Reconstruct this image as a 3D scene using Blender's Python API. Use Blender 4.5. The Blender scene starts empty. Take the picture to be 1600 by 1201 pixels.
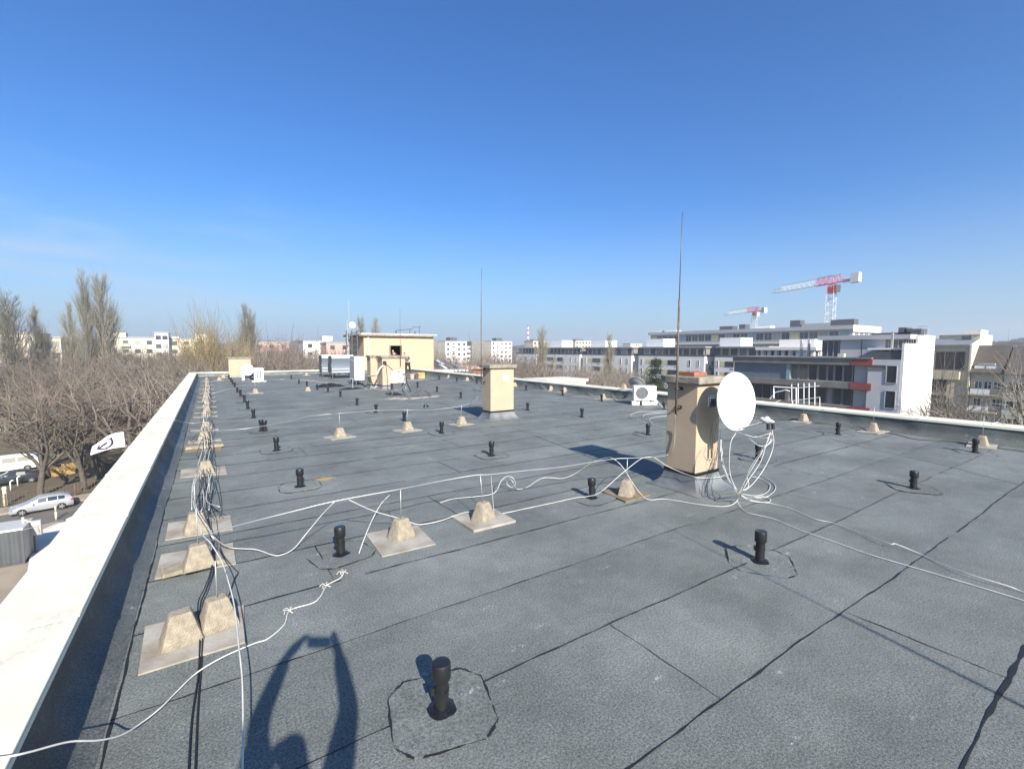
import bpy, math, random
import numpy as np
from mathutils import Vector, Matrix
R = math.radians
random.seed(7); rng = np.random.default_rng(7)
S = bpy.context.scene; COL = S.collection

# ------------------------------------------------------------------ camera
FPX, CAMH, PIT, YAW, ROL = 715.0, 2.0, R(4.32), R(33.5), R(0.15)
cf = np.array([math.sin(YAW)*math.cos(PIT), math.cos(YAW)*math.cos(PIT), -math.sin(PIT)])
cr = np.array([math.cos(YAW), -math.sin(YAW), 0.0]); cu = np.cross(cr, cf)
CRt = cr*math.cos(ROL)+cu*math.sin(ROL); CUp = -cr*math.sin(ROL)+cu*math.cos(ROL)
CP = np.array([0, 0, CAMH])
cam = bpy.data.cameras.new('camera'); co = bpy.data.objects.new('camera', cam); COL.objects.link(co)
M4 = Matrix.Identity(4)
for i in range(3):
    M4[i][0], M4[i][1], M4[i][2], M4[i][3] = CRt[i], CUp[i], -cf[i], CP[i]
co.matrix_world = M4
cam.sensor_fit = 'HORIZONTAL'; cam.sensor_width = 36; cam.lens = FPX/1600*36
cam.clip_start = 0.02; cam.clip_end = 6000
S.camera = co
# measured picture point -> place in the world (on a horizontal, X or Y plane)
def ray(x, y): return cf+CRt*(x-800)/FPX-CUp*(y-600.5)/FPX
def G(x, y, z=0.0): d = ray(x, y); return CP+d*(z-CAMH)/d[2]
def PX(x, y, X): d = ray(x, y); return CP+d*X/d[0]
def PY(x, y, Y): d = ray(x, y); return CP+d*Y/d[1]
def PD(x, y, D): return CP+ray(x, y)*D

# ------------------------------------------------------------------ light
AZ, EL = R(9.86), R(31.3)                       # shadows run this far from +Y towards +X
SUNV = np.array([-math.sin(AZ)*math.cos(EL), -math.cos(AZ)*math.cos(EL), math.sin(EL)])
sl = bpy.data.lights.new('sun', 'SUN'); so = bpy.data.objects.new('sun', sl); COL.objects.link(so)
sl.energy = 4.9; sl.angle = R(0.53); sl.color = (1.0, 0.93, 0.82)
so.rotation_euler = Vector(SUNV).to_track_quat('Z', 'Y').to_euler(); so.location = (0, 0, 60)
W = bpy.data.worlds.new('World'); S.world = W; W.use_nodes = True
wn, wl = W.node_tree.nodes, W.node_tree.links
bg = wn['Background']
sky = wn.new('ShaderNodeTexSky'); sky.sky_type = 'NISHITA'; sky.sun_disc = False
sky.sun_elevation = EL; sky.sun_rotation = math.atan2(SUNV[0], SUNV[1])
sky.altitude = 120; sky.air_density = 1.0; sky.dust_density = 1.8; sky.ozone_density = 1.6
hs = wn.new('ShaderNodeHueSaturation'); hs.inputs['Saturation'].default_value = 1.2; hs.inputs['Hue'].default_value = .502; wl.new(sky.outputs[0], hs.inputs['Color'])
tn = wn.new('ShaderNodeMix'); tn.data_type = 'RGBA'; tn.blend_type = 'MULTIPLY'; tn.inputs[0].default_value = 1; tn.inputs[7].default_value = (.41, .70, 1.0, 1)
wl.new(hs.outputs[0], tn.inputs[6])
# thin high cirrus low in the sky on the left and one faint trail
tcw = wn.new('ShaderNodeTexCoord'); mpw = wn.new('ShaderNodeMapping'); mpw.inputs['Scale'].default_value = (2.2, 2.2, 11)
nzw = wn.new('ShaderNodeTexNoise'); nzw.inputs['Scale'].default_value = 1.6; nzw.inputs['Detail'].default_value = 7; nzw.inputs['Distortion'].default_value = .6
wl.new(tcw.outputs['Generated'], mpw.inputs[0]); wl.new(mpw.outputs[0], nzw.inputs['Vector'])
def wmr(i, a, b, c, d):
    q = wn.new('ShaderNodeMapRange'); q.interpolation_type = 'SMOOTHSTEP'
    for k, v in zip((1, 2, 3, 4), (a, b, c, d)): q.inputs[k].default_value = v
    wl.new(i, q.inputs[0]); return q.outputs[0]
def wmu(a, b):
    q = wn.new('ShaderNodeMath'); q.operation = 'MULTIPLY'; wl.new(a, q.inputs[0]); wl.new(b, q.inputs[1]); return q.outputs[0]
sxw = wn.new('ShaderNodeSeparateXYZ'); wl.new(tcw.outputs['Generated'], sxw.inputs[0])
cl = wmu(wmu(wmr(nzw.outputs[0], .42, .75, 0, 1), wmr(sxw.outputs[0], .45, -.2, 0, .45)), wmu(wmr(sxw.outputs[2], .32, .16, 0, 1), wmr(sxw.outputs[2], .0, .06, .3, 1)))
cm = wn.new('ShaderNodeMix'); cm.data_type = 'RGBA'; wl.new(cl, cm.inputs[0]); wl.new(tn.outputs[2], cm.inputs[6]); cm.inputs[7].default_value = (3.6, 4.0, 4.3, 1)
hm = wn.new('ShaderNodeMix'); hm.data_type = 'RGBA'; wl.new(wmr(sxw.outputs[2], .30, -.04, 0, .62), hm.inputs[0]); wl.new(cm.outputs[2], hm.inputs[6]); hm.inputs[7].default_value = (2.7, 3.3, 4.2, 1)
wl.new(hm.outputs[2], bg.inputs[0]); bg.inputs[1].default_value = 0.088
S.view_settings.view_transform = 'Standard'; S.view_settings.look = 'None'
S.view_settings.exposure = 1.12; S.view_settings.gamma = 1.0; S.view_settings.use_curve_mapping = False
S.cycles.max_bounces = 8; S.cycles.volume_bounces = 0
try: S.cycles.use_denoising = True
except Exception: pass

# ------------------------------------------------------------------ helpers
class MB:
    def __init__(s): s.v = []; s.f = []; s.m = []
    def add(s, vs, fs, mi=0):
        o = len(s.v); s.v += [tuple(map(float, p)) for p in vs]
        s.f += [tuple(i+o for i in f) for f in fs]; s.m += [mi]*len(fs); return s
    def box(s, a, b, mi=0):
        x0, y0, z0 = a; x1, y1, z1 = b
        return s.add([(x0,y0,z0),(x1,y0,z0),(x1,y1,z0),(x0,y1,z0),(x0,y0,z1),(x1,y0,z1),(x1,y1,z1),(x0,y1,z1)],
            [(0,3,2,1),(4,5,6,7),(0,1,5,4),(1,2,6,5),(2,3,7,6),(3,0,4,7)], mi)
    def obox(s, c, ax, ay, az, mi=0):           # oriented box: centre and three half vectors
        c, ax, ay, az = [np.array(q, float) for q in (c, ax, ay, az)]
        return s.add([c-ax-ay-az, c+ax-ay-az, c+ax+ay-az, c-ax+ay-az, c-ax-ay+az, c+ax-ay+az, c+ax+ay+az, c-ax+ay+az],
            [(0,3,2,1),(4,5,6,7),(0,1,5,4),(1,2,6,5),(2,3,7,6),(3,0,4,7)], mi)
    def frust(s, b, t, mi=0):                   # two rings of equal length, capped
        n = len(b)
        return s.add(list(b)+list(t), [tuple(reversed(range(n))), tuple(range(n, 2*n))]+[(i, (i+1) % n, n+(i+1) % n, n+i) for i in range(n)], mi)
    def prism(s, poly, z0, z1, mi=0):
        return s.frust([(p[0], p[1], z0) for p in poly], [(p[0], p[1], z1) for p in poly], mi)
    def prof(s, poly, u, v, d, o, mi=0):        # 2-D outline on axes u, v swept along d
        o, u, v, d = [np.array(q, float) for q in (o, u, v, d)]
        a = [o+u*p[0]+v*p[1] for p in poly]
        return s.frust(a, [p+d for p in a], mi)
    def tube(s, path, r, n=6, mi=0, cap=True):
        P = np.array([np.array(p, float) for p in path]); k = len(P)
        rr = r if hasattr(r, '__len__') else [r]*k
        T = np.gradient(P, axis=0); T /= np.linalg.norm(T, axis=1)[:, None]+1e-12
        up = np.array([0, 0, 1.0]) if abs(T[0][2]) < .9 else np.array([1.0, 0, 0])
        A = np.cross(T[0], up); A /= np.linalg.norm(A); vs = []
        for i in range(k):
            A = A-T[i]*(A@T[i]); A /= np.linalg.norm(A)+1e-12; B = np.cross(T[i], A)
            for j in range(n):
                q = 2*math.pi*j/n; vs.append(P[i]+rr[i]*(A*math.cos(q)+B*math.sin(q)))
        fs = [(i*n+j, i*n+(j+1) % n, (i+1)*n+(j+1) % n, (i+1)*n+j) for i in range(k-1) for j in range(n)]
        if cap: fs += [tuple(reversed(range(n))), tuple(range((k-1)*n, k*n))]
        return s.add(vs, fs, mi)
    def lathe(s, prof, n=16, c=(0, 0, 0), mi=0):
        vs = [(c[0]+r*math.cos(2*math.pi*j/n), c[1]+r*math.sin(2*math.pi*j/n), c[2]+z) for r, z in prof for j in range(n)]
        k = len(prof)
        fs = [(i*n+j, i*n+(j+1) % n, (i+1)*n+(j+1) % n, (i+1)*n+j) for i in range(k-1) for j in range(n)]
        fs += [tuple(reversed(range(n))), tuple(range((k-1)*n, k*n))]
        return s.add(vs, fs, mi)
    def sphere(s, c, r, n=10, m=6, mi=0, sc=(1, 1, 1)):
        vs = [(c[0], c[1], c[2]-r*sc[2])]
        for i in range(1, m):
            a = -math.pi/2+math.pi*i/m
            vs += [(c[0]+sc[0]*r*math.cos(a)*math.cos(2*math.pi*j/n), c[1]+sc[1]*r*math.cos(a)*math.sin(2*math.pi*j/n), c[2]+sc[2]*r*math.sin(a)) for j in range(n)]
        vs.append((c[0], c[1], c[2]+r*sc[2])); L = len(vs)-1
        fs = [(0, 1+(j+1) % n, 1+j) for j in range(n)]
        fs += [(1+i*n+j, 1+i*n+(j+1) % n, 1+(i+1)*n+(j+1) % n, 1+(i+1)*n+j) for i in range(m-2) for j in range(n)]
        fs += [(1+(m-2)*n+j, 1+(m-2)*n+(j+1) % n, L) for j in range(n)]
        return s.add(vs, fs, mi)
    def grid(s, fn, nu, nv, mi=0):
        vs = [fn(i/nu, j/nv) for i in range(nu+1) for j in range(nv+1)]
        return s.add(vs, [(i*(nv+1)+j, (i+1)*(nv+1)+j, (i+1)*(nv+1)+j+1, i*(nv+1)+j+1) for i in range(nu) for j in range(nv)], mi)
    def obj(s, name, mats, parent=None, smooth=None, bevel=0.0):
        me = bpy.data.meshes.new(name); me.from_pydata(s.v, [], s.f)
        for m in (mats if isinstance(mats, (list, tuple)) else [mats]): me.materials.append(m)
        if any(s.m): me.polygons.foreach_set('material_index', s.m)
        if smooth is not None:
            me.polygons.foreach_set('use_smooth', [True]*len(s.f))
            if smooth < 180: me.set_sharp_from_angle(angle=R(smooth))
        me.update()
        o = bpy.data.objects.new(name, me); COL.objects.link(o)
        if parent is not None: o.parent = parent
        if bevel:
            b = o.modifiers.new('bevel', 'BEVEL'); b.width = bevel; b.segments = 2; b.limit_method = 'ANGLE'
        return o
def tag(o, label, cat, group=None):
    o['label'] = label; o['category'] = cat
    if group: o['group'] = group
    return o
def thing(name, label, cat, loc=(0, 0, 0), rz=0.0, group=None):
    o = bpy.data.objects.new(name, None); o.empty_display_size = .2; COL.objects.link(o)
    o.location = tuple(map(float, loc)); o.rotation_euler = (0, 0, rz); return tag(o, label, cat, group)
def struct(o, kind='structure'): o['kind'] = kind; return o
def dup(root, loc, rz=0.0, label=None, sc=None):
    r = root.copy(); COL.objects.link(r); r.location = tuple(map(float, loc)); r.rotation_euler = (0, 0, rz)
    if label: r['label'] = label
    if sc: r.scale = sc
    for ch in list(root.children):
        c = ch.copy(); COL.objects.link(c); c.parent = r
        for g in list(ch.children):
            d = g.copy(); COL.objects.link(d); d.parent = c
    return r
def spline(pts, step=6):
    P = [np.array(p, float) for p in pts]; P = [2*P[0]-P[1]]+P+[2*P[-1]-P[-2]]; out = []
    for i in range(1, len(P)-2):
        a, b, c, d = P[i-1:i+3]
        for k in range(step):
            t = k/step
            out.append(.5*((2*b)+(c-a)*t+(2*a-5*b+4*c-d)*t*t+(3*b-a-3*c+d)*t**3))
    out.append(P[-2]); return out
ORD = ['nearest', 'second', 'third', 'fourth', 'fifth', 'sixth', 'seventh', 'eighth', 'ninth', 'tenth', 'eleventh', 'twelfth', 'thirteenth', 'fourteenth', 'fifteenth', 'sixteenth', 'seventeenth', 'eighteenth']

# ------------------------------------------------------------------ materials
def mat(name, col, rough=.8, metal=0.0, vary=0.0, scale=4.0, bump=0.0, bscale=60.0, col2=None, spec=.5):
    m = bpy.data.materials.new(name); m.use_nodes = True; n, l = m.node_tree.nodes, m.node_tree.links
    b = n['Principled BSDF']; b.inputs['Roughness'].default_value = rough; b.inputs['Metallic'].default_value = metal
    b.inputs['Specular IOR Level'].default_value = spec
    c = (*col, 1); b.inputs['Base Color'].default_value = c
    if vary or col2:
        tc = n.new('ShaderNodeTexCoord'); nz = n.new('ShaderNodeTexNoise'); nz.inputs['Scale'].default_value = scale; nz.inputs['Detail'].default_value = 6
        l.new(tc.outputs['Object'], nz.inputs['Vector'])
        rp = n.new('ShaderNodeValToRGB'); rp.color_ramp.elements[0].position = .35; rp.color_ramp.elements[1].position = .68
        lo = col2 if col2 else tuple(x*(1-vary) for x in col)
        rp.color_ramp.elements[0].color = (*lo, 1); rp.color_ramp.elements[1].color = c
        l.new(nz.outputs[0], rp.inputs[0]); l.new(rp.outputs[0], b.inputs['Base Color'])
    if bump:
        tc2 = n.new('ShaderNodeTexCoord'); nb = n.new('ShaderNodeTexNoise'); nb.inputs['Scale'].default_value = bscale; nb.inputs['Detail'].default_value = 4
        l.new(tc2.outputs['Object'], nb.inputs['Vector']); bp = n.new('ShaderNodeBump'); bp.inputs['Strength'].default_value = bump; bp.inputs['Distance'].default_value = .02
        l.new(nb.outputs[0], bp.inputs['Height']); l.new(bp.outputs[0], b.inputs['Normal'])
    return m
def N(m, t, **kw):
    q = m.node_tree.nodes.new(t)
    for k, v in kw.items():
        if k in q.inputs: q.inputs[k].default_value = v
        else: setattr(q, k, v)
    return q
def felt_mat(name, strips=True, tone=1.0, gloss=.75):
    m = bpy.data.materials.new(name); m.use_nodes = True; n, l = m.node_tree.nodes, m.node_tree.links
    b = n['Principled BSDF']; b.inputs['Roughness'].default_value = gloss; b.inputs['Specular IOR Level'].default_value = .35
    tc = n.new('ShaderNodeNewGeometry'); V = tc.outputs['Position']
    def noise(sc, det=4, rough=.6, vec=V):
        q = N(m, 'ShaderNodeTexNoise', Scale=sc, Detail=det, Roughness=rough); l.new(vec, q.inputs['Vector']); return q.outputs[0]
    def ramp(i, a, bq, ca, cb):
        q = n.new('ShaderNodeMapRange'); q.inputs[1].default_value = a; q.inputs[2].default_value = bq; q.inputs[3].default_value = ca; q.inputs[4].default_value = cb
        l.new(i, q.inputs[0]); return q.outputs[0]
    def mth(op, a, c):
        q = n.new('ShaderNodeMath'); q.operation = op
        for i, x in enumerate((a, c)):
            if isinstance(x, (int, float)): q.inputs[i].default_value = x
            else: l.new(x, q.inputs[i])
        return q.outputs[0]
    g = ramp(noise(75, 3, .85), .32, .68, .35, 1.65)
    g = mth('MULTIPLY', g, ramp(noise(330, 2, .7), .3, .7, .72, 1.28))
    g = mth('MULTIPLY', g, ramp(noise(.8, 5, .62), .32, .68, .74, 1.24))
    g = mth('MULTIPLY', g, ramp(noise(7, 5, .7), .3, .7, .9, 1.1))
    if strips:
        sx = n.new('ShaderNodeSeparateXYZ'); l.new(V, sx.inputs[0])
        k = mth('FLOOR', mth('DIVIDE', mth('SUBTRACT', sx.outputs[1], 1.40), .868), 0)
        k = mth('FLOOR', k, 0)
        wn_ = n.new('ShaderNodeTexWhiteNoise'); wn_.noise_dimensions = '1D'; l.new(k, wn_.inputs['W'])
        g = mth('MULTIPLY', g, ramp(wn_.outputs[0], 0, 1, .92, 1.08))
    # worn and chalky streaks, running along the rolls
    mp = n.new('ShaderNodeMapping'); mp.inputs['Scale'].default_value = (.45, 2.2, 1); l.new(V, mp.inputs[0])
    ch = ramp(noise(2.2, 6, .75, mp.outputs[0]), .52, .76, 0, .55)
    fine = ramp(noise(28, 5, .8), .5, .72, 0, 1); ch = mth('MULTIPLY', ch, fine)
    # small pale scrapes
    vo = N(m, 'ShaderNodeTexVoronoi', Scale=3.3); mp2 = n.new('ShaderNodeMapping'); mp2.inputs['Scale'].default_value = (.55, 1.5, 1); mp2.inputs['Rotation'].default_value = (0, 0, .3)
    l.new(V, mp2.inputs[0]); l.new(mp2.outputs[0], vo.inputs['Vector'])
    sc = mth('MULTIPLY', ramp(vo.outputs['Distance'], .02, .18, .85, 0), ramp(noise(34, 3, .8), .52, .66, 0, 1))
    cb = n.new('ShaderNodeMix'); cb.data_type = 'RGBA'; cb.blend_type = 'MULTIPLY'; cb.inputs[0].default_value = 1
    hue = n.new('ShaderNodeMix'); hue.data_type = 'RGBA'; l.new(ramp(noise(.5, 3), .4, .6, 0, 1), hue.inputs[0])
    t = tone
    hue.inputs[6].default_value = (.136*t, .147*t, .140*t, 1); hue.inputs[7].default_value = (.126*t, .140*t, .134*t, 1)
    gc = n.new('ShaderNodeCombineColor')
    for i in range(3): l.new(g, gc.inputs[i])
    l.new(hue.outputs[2], cb.inputs[6]); l.new(gc.outputs[0], cb.inputs[7])
    m1 = n.new('ShaderNodeMix'); m1.data_type = 'RGBA'; l.new(ch, m1.inputs[0]); l.new(cb.outputs[2], m1.inputs[6]); m1.inputs[7].default_value = (.27, .285, .275, 1)
    m2 = n.new('ShaderNodeMix'); m2.data_type = 'RGBA'; l.new(sc, m2.inputs[0]); l.new(m1.outputs[2], m2.inputs[6]); m2.inputs[7].default_value = (.5, .52, .53, 1)
    l.new(m2.outputs[2], b.inputs['Base Color'])
    bp = n.new('ShaderNodeBump'); bp.inputs['Strength'].default_value = .55; bp.inputs['Distance'].default_value = .006
    l.new(mth('ADD', noise(120, 3, .8), mth('MULTIPLY', noise(1.6, 3), 6.0)), bp.inputs['Height']); l.new(bp.outputs[0], b.inputs['Normal'])
    return m
M = {}
M['felt'] = felt_mat('roofing_felt'); M['felt_patch'] = felt_mat('roofing_felt_patch', False, .9); M['felt_up'] = felt_mat('upstand_felt', False, .68, .5)  # upstand tone lowered to deepen the shadow under the coping
M['bitumen'] = mat('bitumen', (.008, .008, .009), .35, bump=.4, bscale=40)
M['seam'] = mat('seam_bitumen', (.012, .012, .014), .6)
M['black'] = mat('black_plastic', (.016, .016, .018), .38, vary=.4, scale=12)
M['blackc'] = mat('black_cable', (.012, .012, .013), .5)
M['white_cable'] = mat('white_cable', (.58, .57, .54), .55, vary=.25, scale=9)
M['alu'] = mat('aluminium_wire', (.46, .46, .455), .45, .6, vary=.2, scale=5)
M['rod'] = mat('rusty_rod', (.16, .12, .095), .7, .3, vary=.5, scale=10)
M['rodtip'] = mat('steel_rod', (.12, .11, .11), .5, .6)
M['conc'] = mat('concrete_block', (.345, .30, .225), .95, col2=(.22, .185, .14), scale=16, bump=.8, bscale=110)
M['conc_g'] = mat('grey_concrete', (.30, .27, .225), .95, col2=(.16, .14, .11), scale=6, bump=.7, bscale=50)
M['plate'] = mat('cement_plate', (.36, .345, .315), .85, col2=(.20, .165, .125), scale=3.2, bump=.2, bscale=40)
M['plate_b'] = mat('brown_plate', (.22, .16, .10), .85, col2=(.13, .10, .065), scale=5)
M['render'] = mat('cream_render', (.42, .325, .228), .95, vary=.10, scale=2.5, bump=.5, bscale=140)
M['render2'] = mat('cream_render_far', (.44, .328, .222), .95, vary=.06, scale=1.2)
M['coping'] = mat('white_coping', (.70, .655, .52), .5, col2=(.60, .56, .45), scale=2.6)
def dirty(m, col, amt=.55, s1=1.7):
    n, l = m.node_tree.nodes, m.node_tree.links; b = n['Principled BSDF']; src = b.inputs['Base Color'].links[0].from_socket
    tc = n.new('ShaderNodeTexCoord'); f = []
    for sc, a, c, det in ((s1, .56, .72, 5), (38, .42, .62, 5)):
        q = N(m, 'ShaderNodeTexNoise', Scale=sc, Detail=det, Roughness=.7); l.new(tc.outputs['Object'], q.inputs['Vector'])
        r = n.new('ShaderNodeMapRange'); r.inputs[1].default_value = a; r.inputs[2].default_value = c; l.new(q.outputs[0], r.inputs[0]); f.append(r.outputs[0])
    k = n.new('ShaderNodeMath'); k.operation = 'MULTIPLY'; l.new(f[0], k.inputs[0]); l.new(f[1], k.inputs[1]); k2 = n.new('ShaderNodeMath'); k2.operation = 'MULTIPLY'; l.new(k.outputs[0], k2.inputs[0]); k2.inputs[1].default_value = amt
    x = n.new('ShaderNodeMix'); x.data_type = 'RGBA'; l.new(k2.outputs[0], x.inputs[0]); l.new(src, x.inputs[6]); x.inputs[7].default_value = (*col, 1); l.new(x.outputs[2], b.inputs['Base Color'])
dirty(M['coping'], (.26, .23, .17), .75); dirty(M['conc'], (.12, .10, .06), .6, 6); dirty(M['plate'], (.16, .10, .055), .7, 3); dirty(M['render'], (.30, .22, .13), .35, 2.2)
M['lip'] = mat('coping_lip', (.80, .82, .66), .5)
M['white'] = mat('white_paint', (.80, .80, .78), .4, vary=.06, scale=3)
M['dish'] = mat('dish_white', (.82, .82, .80), .35)
M['dish_g'] = mat('dish_grey', (.30, .31, .33), .4)
M['grey'] = mat('grey_paint', (.30, .31, .32), .5)
M['dgrey'] = mat('dark_grey', (.07, .072, .078), .55)
M['grille'] = mat('grille', (.10, .105, .11), .5)
M['brick'] = mat('red_brick', (.32, .13, .075), .95, vary=.4, scale=20)
M['tin'] = mat('flashing_sheet', (.19, .20, .205), .42, .1, vary=.45, scale=3.2, bump=.2, bscale=8)
M['glass'] = mat('window_glass', (.025, .032, .040), .08, spec=.6)
def rand_glass(m, lite):
    n, l = m.node_tree.nodes, m.node_tree.links; oi = n.new('ShaderNodeObjectInfo'); r = n.new('ShaderNodeValToRGB'); r.color_ramp.interpolation = 'CONSTANT'
    e = r.color_ramp.elements; e[0].color = (.022, .028, .036, 1); e[1].position = .45; e[1].color = (.045, .05, .055, 1)
    for p, c in ((.68, (.10, .10, .095, 1)), (.84, lite)): q = e.new(p); q.color = c
    l.new(oi.outputs['Random'], r.inputs[0]); l.new(r.outputs[0], n['Principled BSDF'].inputs['Base Color'])
rand_glass(M['glass'], (.26, .25, .22, 1))
M['glass2'] = mat('window_glass_blinds', (.12, .125, .12), .2)
M['frame'] = mat('window_frame', (.70, .70, .68), .5)
M['wwall'] = mat('white_wall', (.70, .675, .64), .9, vary=.05, scale=.3)
M['cwall'] = mat('concrete_wall', (.21, .195, .17), .9, vary=.25, scale=.6)
M['panel'] = mat('blue_grey_panel', (.135, .165, .20), .45, vary=.12, scale=.5)
M['panel2'] = mat('grey_panel', (.40, .40, .41), .6, vary=.06, scale=.5)
M['red'] = mat('red_panel', (.27, .055, .045), .6, vary=.2, scale=1.5)
M['gplaster'] = mat('green_grey_plaster', (.40, .43, .40), .9, vary=.1, scale=.6)
M['yellow'] = mat('yellow_shutter', (.58, .50, .24), .8)
M['tan'] = mat('tan_plaster', (.47, .41, .29), .9, vary=.15, scale=.4)
M['olive'] = mat('olive_plaster', (.44, .45, .36), .9, vary=.12, scale=.4)
M['brownw'] = mat('brown_glass', (.035, .024, .018), .25)
M['rooft'] = mat('dark_tile_roof', (.085, .07, .06), .9, vary=.25, scale=1.5)
M['roofg'] = mat('grey_metal_roof', (.20, .20, .205), .5, vary=.15, scale=.6)
M['creamb'] = mat('cream_block', (.58, .52, .40), .9, vary=.12, scale=.06)
M['pinkb'] = mat('pink_block', (.52, .33, .28), .9, vary=.12, scale=.1)
M['bwin'] = mat('far_window', (.10, .095, .09), .4)
rand_glass(M['bwin'], (.30, .28, .24, 1))
M['crane_w'] = mat('crane_white', (.52, .53, .53), .5)
M['crane_r'] = mat('crane_red', (.50, .05, .07), .5)
M['conc_l'] = mat('light_concrete', (.60, .59, .55), .9, vary=.1, scale=1)
M['bark'] = mat('bark', (.11, .092, .072), .95, vary=.35, scale=3)
M['bark_l'] = mat('bark_pale', (.26, .22, .165), .95, vary=.3, scale=3)
M['twig'] = mat('twigs', (.178, .148, .114), .95, vary=.45, scale=.25)
M['twig_g'] = mat('twigs_grey', (.235, .20, .16), .95, vary=.3, scale=.25)
M['twig_p'] = mat('twigs_poplar', (.24, .22, .16), .95, vary=.25, scale=.3)
M['twig_w'] = mat('twigs_willow', (.33, .255, .12), .95, vary=.25, scale=.3)
M['twig_r'] = mat('twigs_reddish', (.215, .166, .136), .95, vary=.3, scale=.3)
M['needle'] = mat('needles', (.022, .04, .014), .9, vary=.5, scale=1.2)
M['grass'] = mat('park_ground', (.100, .088, .048), 1, col2=(.085, .062, .042), scale=.12, bump=.5, bscale=3)
M['asph'] = mat('asphalt', (.125, .112, .10), .95, vary=.25, scale=.7)
M['pave'] = mat('pavement', (.29, .24, .185), .95, vary=.2, scale=.6)
M['pavel'] = mat('pale_pavement', (.62, .59, .53), .95, vary=.08, scale=.4)
M['silver'] = mat('silver_paint', (.52, .53, .56), .28, .55)
M['carwhite'] = mat('white_car_paint', (.70, .70, .69), .3)
M['cardark'] = mat('dark_car_paint', (.035, .04, .05), .25, .2)
M['tyre'] = mat('tyre', (.015, .015, .015), .85)
M['alloy'] = mat('alloy', (.55, .55, .56), .35, .7)
M['tail'] = mat('tail_lamp', (.5, .02, .02), .25)
M['skin'] = mat('skin', (.45, .27, .19), .6)
M['shirt'] = mat('grey_shirt', (.105, .10, .115), .9, vary=.3, scale=8)
M['trousers'] = mat('black_trousers', (.022, .02, .024), .9)
M['hair'] = mat('dark_hair', (.02, .014, .01), .8)
M['dark'] = mat('dark_inside', (.03, .02, .018), .95)  # near-black for the shade inside hatch and holes; wall plugs too
M['flag'] = mat('flag_cloth', (.70, .68, .76), .85)
M['ink'] = mat('black_ink', (.02, .015, .03), .8)
M['rust'] = mat('rust_fence', (.13, .085, .06), .9, vary=.3, scale=2)
M['wood'] = mat('yellow_boards', (.50, .33, .12), .9, vary=.4, scale=3)
M['corr'] = mat('corrugated_steel', (.075, .082, .088), .5, vary=.15, scale=.8)
M['pipewrap'] = mat('pipe_wrap', (.60, .58, .54), .8)
M['hills'] = mat('far_woods', (.075, .062, .055), 1, vary=.4, scale=.05)
M['teal'] = mat('teal_glass', (.20, .30, .33), .2)
M['lgrey'] = mat('light_grey_plaster', (.47, .47, .48), .9, vary=.08, scale=.5)
M['stain'] = mat('rust_stain', (.30, .22, .09), .9)

# ------------------------------------------------------------------ the ground and the building under us
GZ = -12.5
XL, XR, YB, YF, ZC = -1.17, 14.85, 38.9, -15.0, .38
XLi, XRi, YBi = -.72, 14.15, 38.3
struct(MB().add([(-2500, -2500, GZ), (2500, -2500, GZ), (2500, 2500, GZ), (-2500, 2500, GZ)], [(0, 1, 2, 3)]).obj('ground', M['grass']))
bld = thing('apartment_building', 'cream rendered apartment building that carries the flat felt roof', 'building', ((XL+XR)/2, 10, GZ))
b = MB().box((XL+.06, YF, GZ), (XR-.06, YB-.06, -.25)); w = b.obj('wall', M['render2'], bld); w.matrix_parent_inverse = bld.matrix_world.inverted()
w.location = (-(XL+XR)/2, -10, -GZ); w.matrix_parent_inverse = Matrix.Identity(4)
deck = MB().box((XLi-.1, YF+.05, -.24), (XRi+.1, YBi+.1, 0)).obj('roof', M['felt']); struct(deck)
# seams: welded laps between the felt rolls, with bitumen squeezed out unevenly
sb = MB()
def ribbon(p, q, w0, w1, z=.004, wob=.012, gap=.0, seed=0):
    r = np.random.default_rng(seed); p = np.array(p, float); q = np.array(q, float); L = np.linalg.norm(q-p); n = max(2, int(L/.07))
    d = (q-p)/L; nn = np.array([-d[1], d[0]]); t = np.linspace(0, L, n+1)
    off = sum(a*np.sin(t*f+ph) for a, f, ph in zip(wob*np.array([1, .6, .35, .25]), [.9, 2.3, 6.1, 17], r.uniform(0, 6, 4)))
    ww = w0+(w1-w0)*np.clip(.5+.55*sum(a*np.sin(t*f+ph) for a, f, ph in zip([.35, .4, .5], [.7, 3.1, 11.7], r.uniform(0, 6, 3)))+r.normal(0, .3, n+1), 0, 1.3)
    show = sum(np.sin(t*f+ph) for f, ph in zip([.8, 2.7], r.uniform(0, 6, 2)))
    vs, fs = [], []
    for i in range(n+1):
        c = p+d*t[i]+nn*off[i]; vs += [(*(c+nn*ww[i]/2), z), (*(c-nn*ww[i]/2), z)]
    for i in range(n):
        if gap and show[i] < -2+gap*2: continue
        fs.append((2*i, 2*i+1, 2*i+3, 2*i+2))
    sb.add(vs, fs)
PIT_R = .868; joints = {-1: [4.0], 0: [2.37, 10.0], 1: [6.7], 2: [8.1], 3: [.83]}
for k in range(-16, 44):
    y = 1.40+k*PIT_R
    if y > YBi-.3: break
    ribbon((-.52, y), (XRi-.3, y), .005 if k < 3 else .008, .014 if -1 < k < 3 else (.022 if k > 2 else .026), seed=k+50, gap=.06, wob=.009)
    js = joints.get(k, [((k*3.71) % 6.5)+.6, ((k*3.71) % 6.5)+7.2])
    for j in js:
        if j < XRi-.5: ribbon((j, y), (j-.02, y+PIT_R), .003, .011, seed=k+200, gap=.1)
ribbon((-.525, YF), (-.51, YBi-.3), .005, .016, seed=3, wob=.008)
ribbon((XRi-.32, YF), (XRi-.3, YBi-.3), .006, .02, seed=4)
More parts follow.
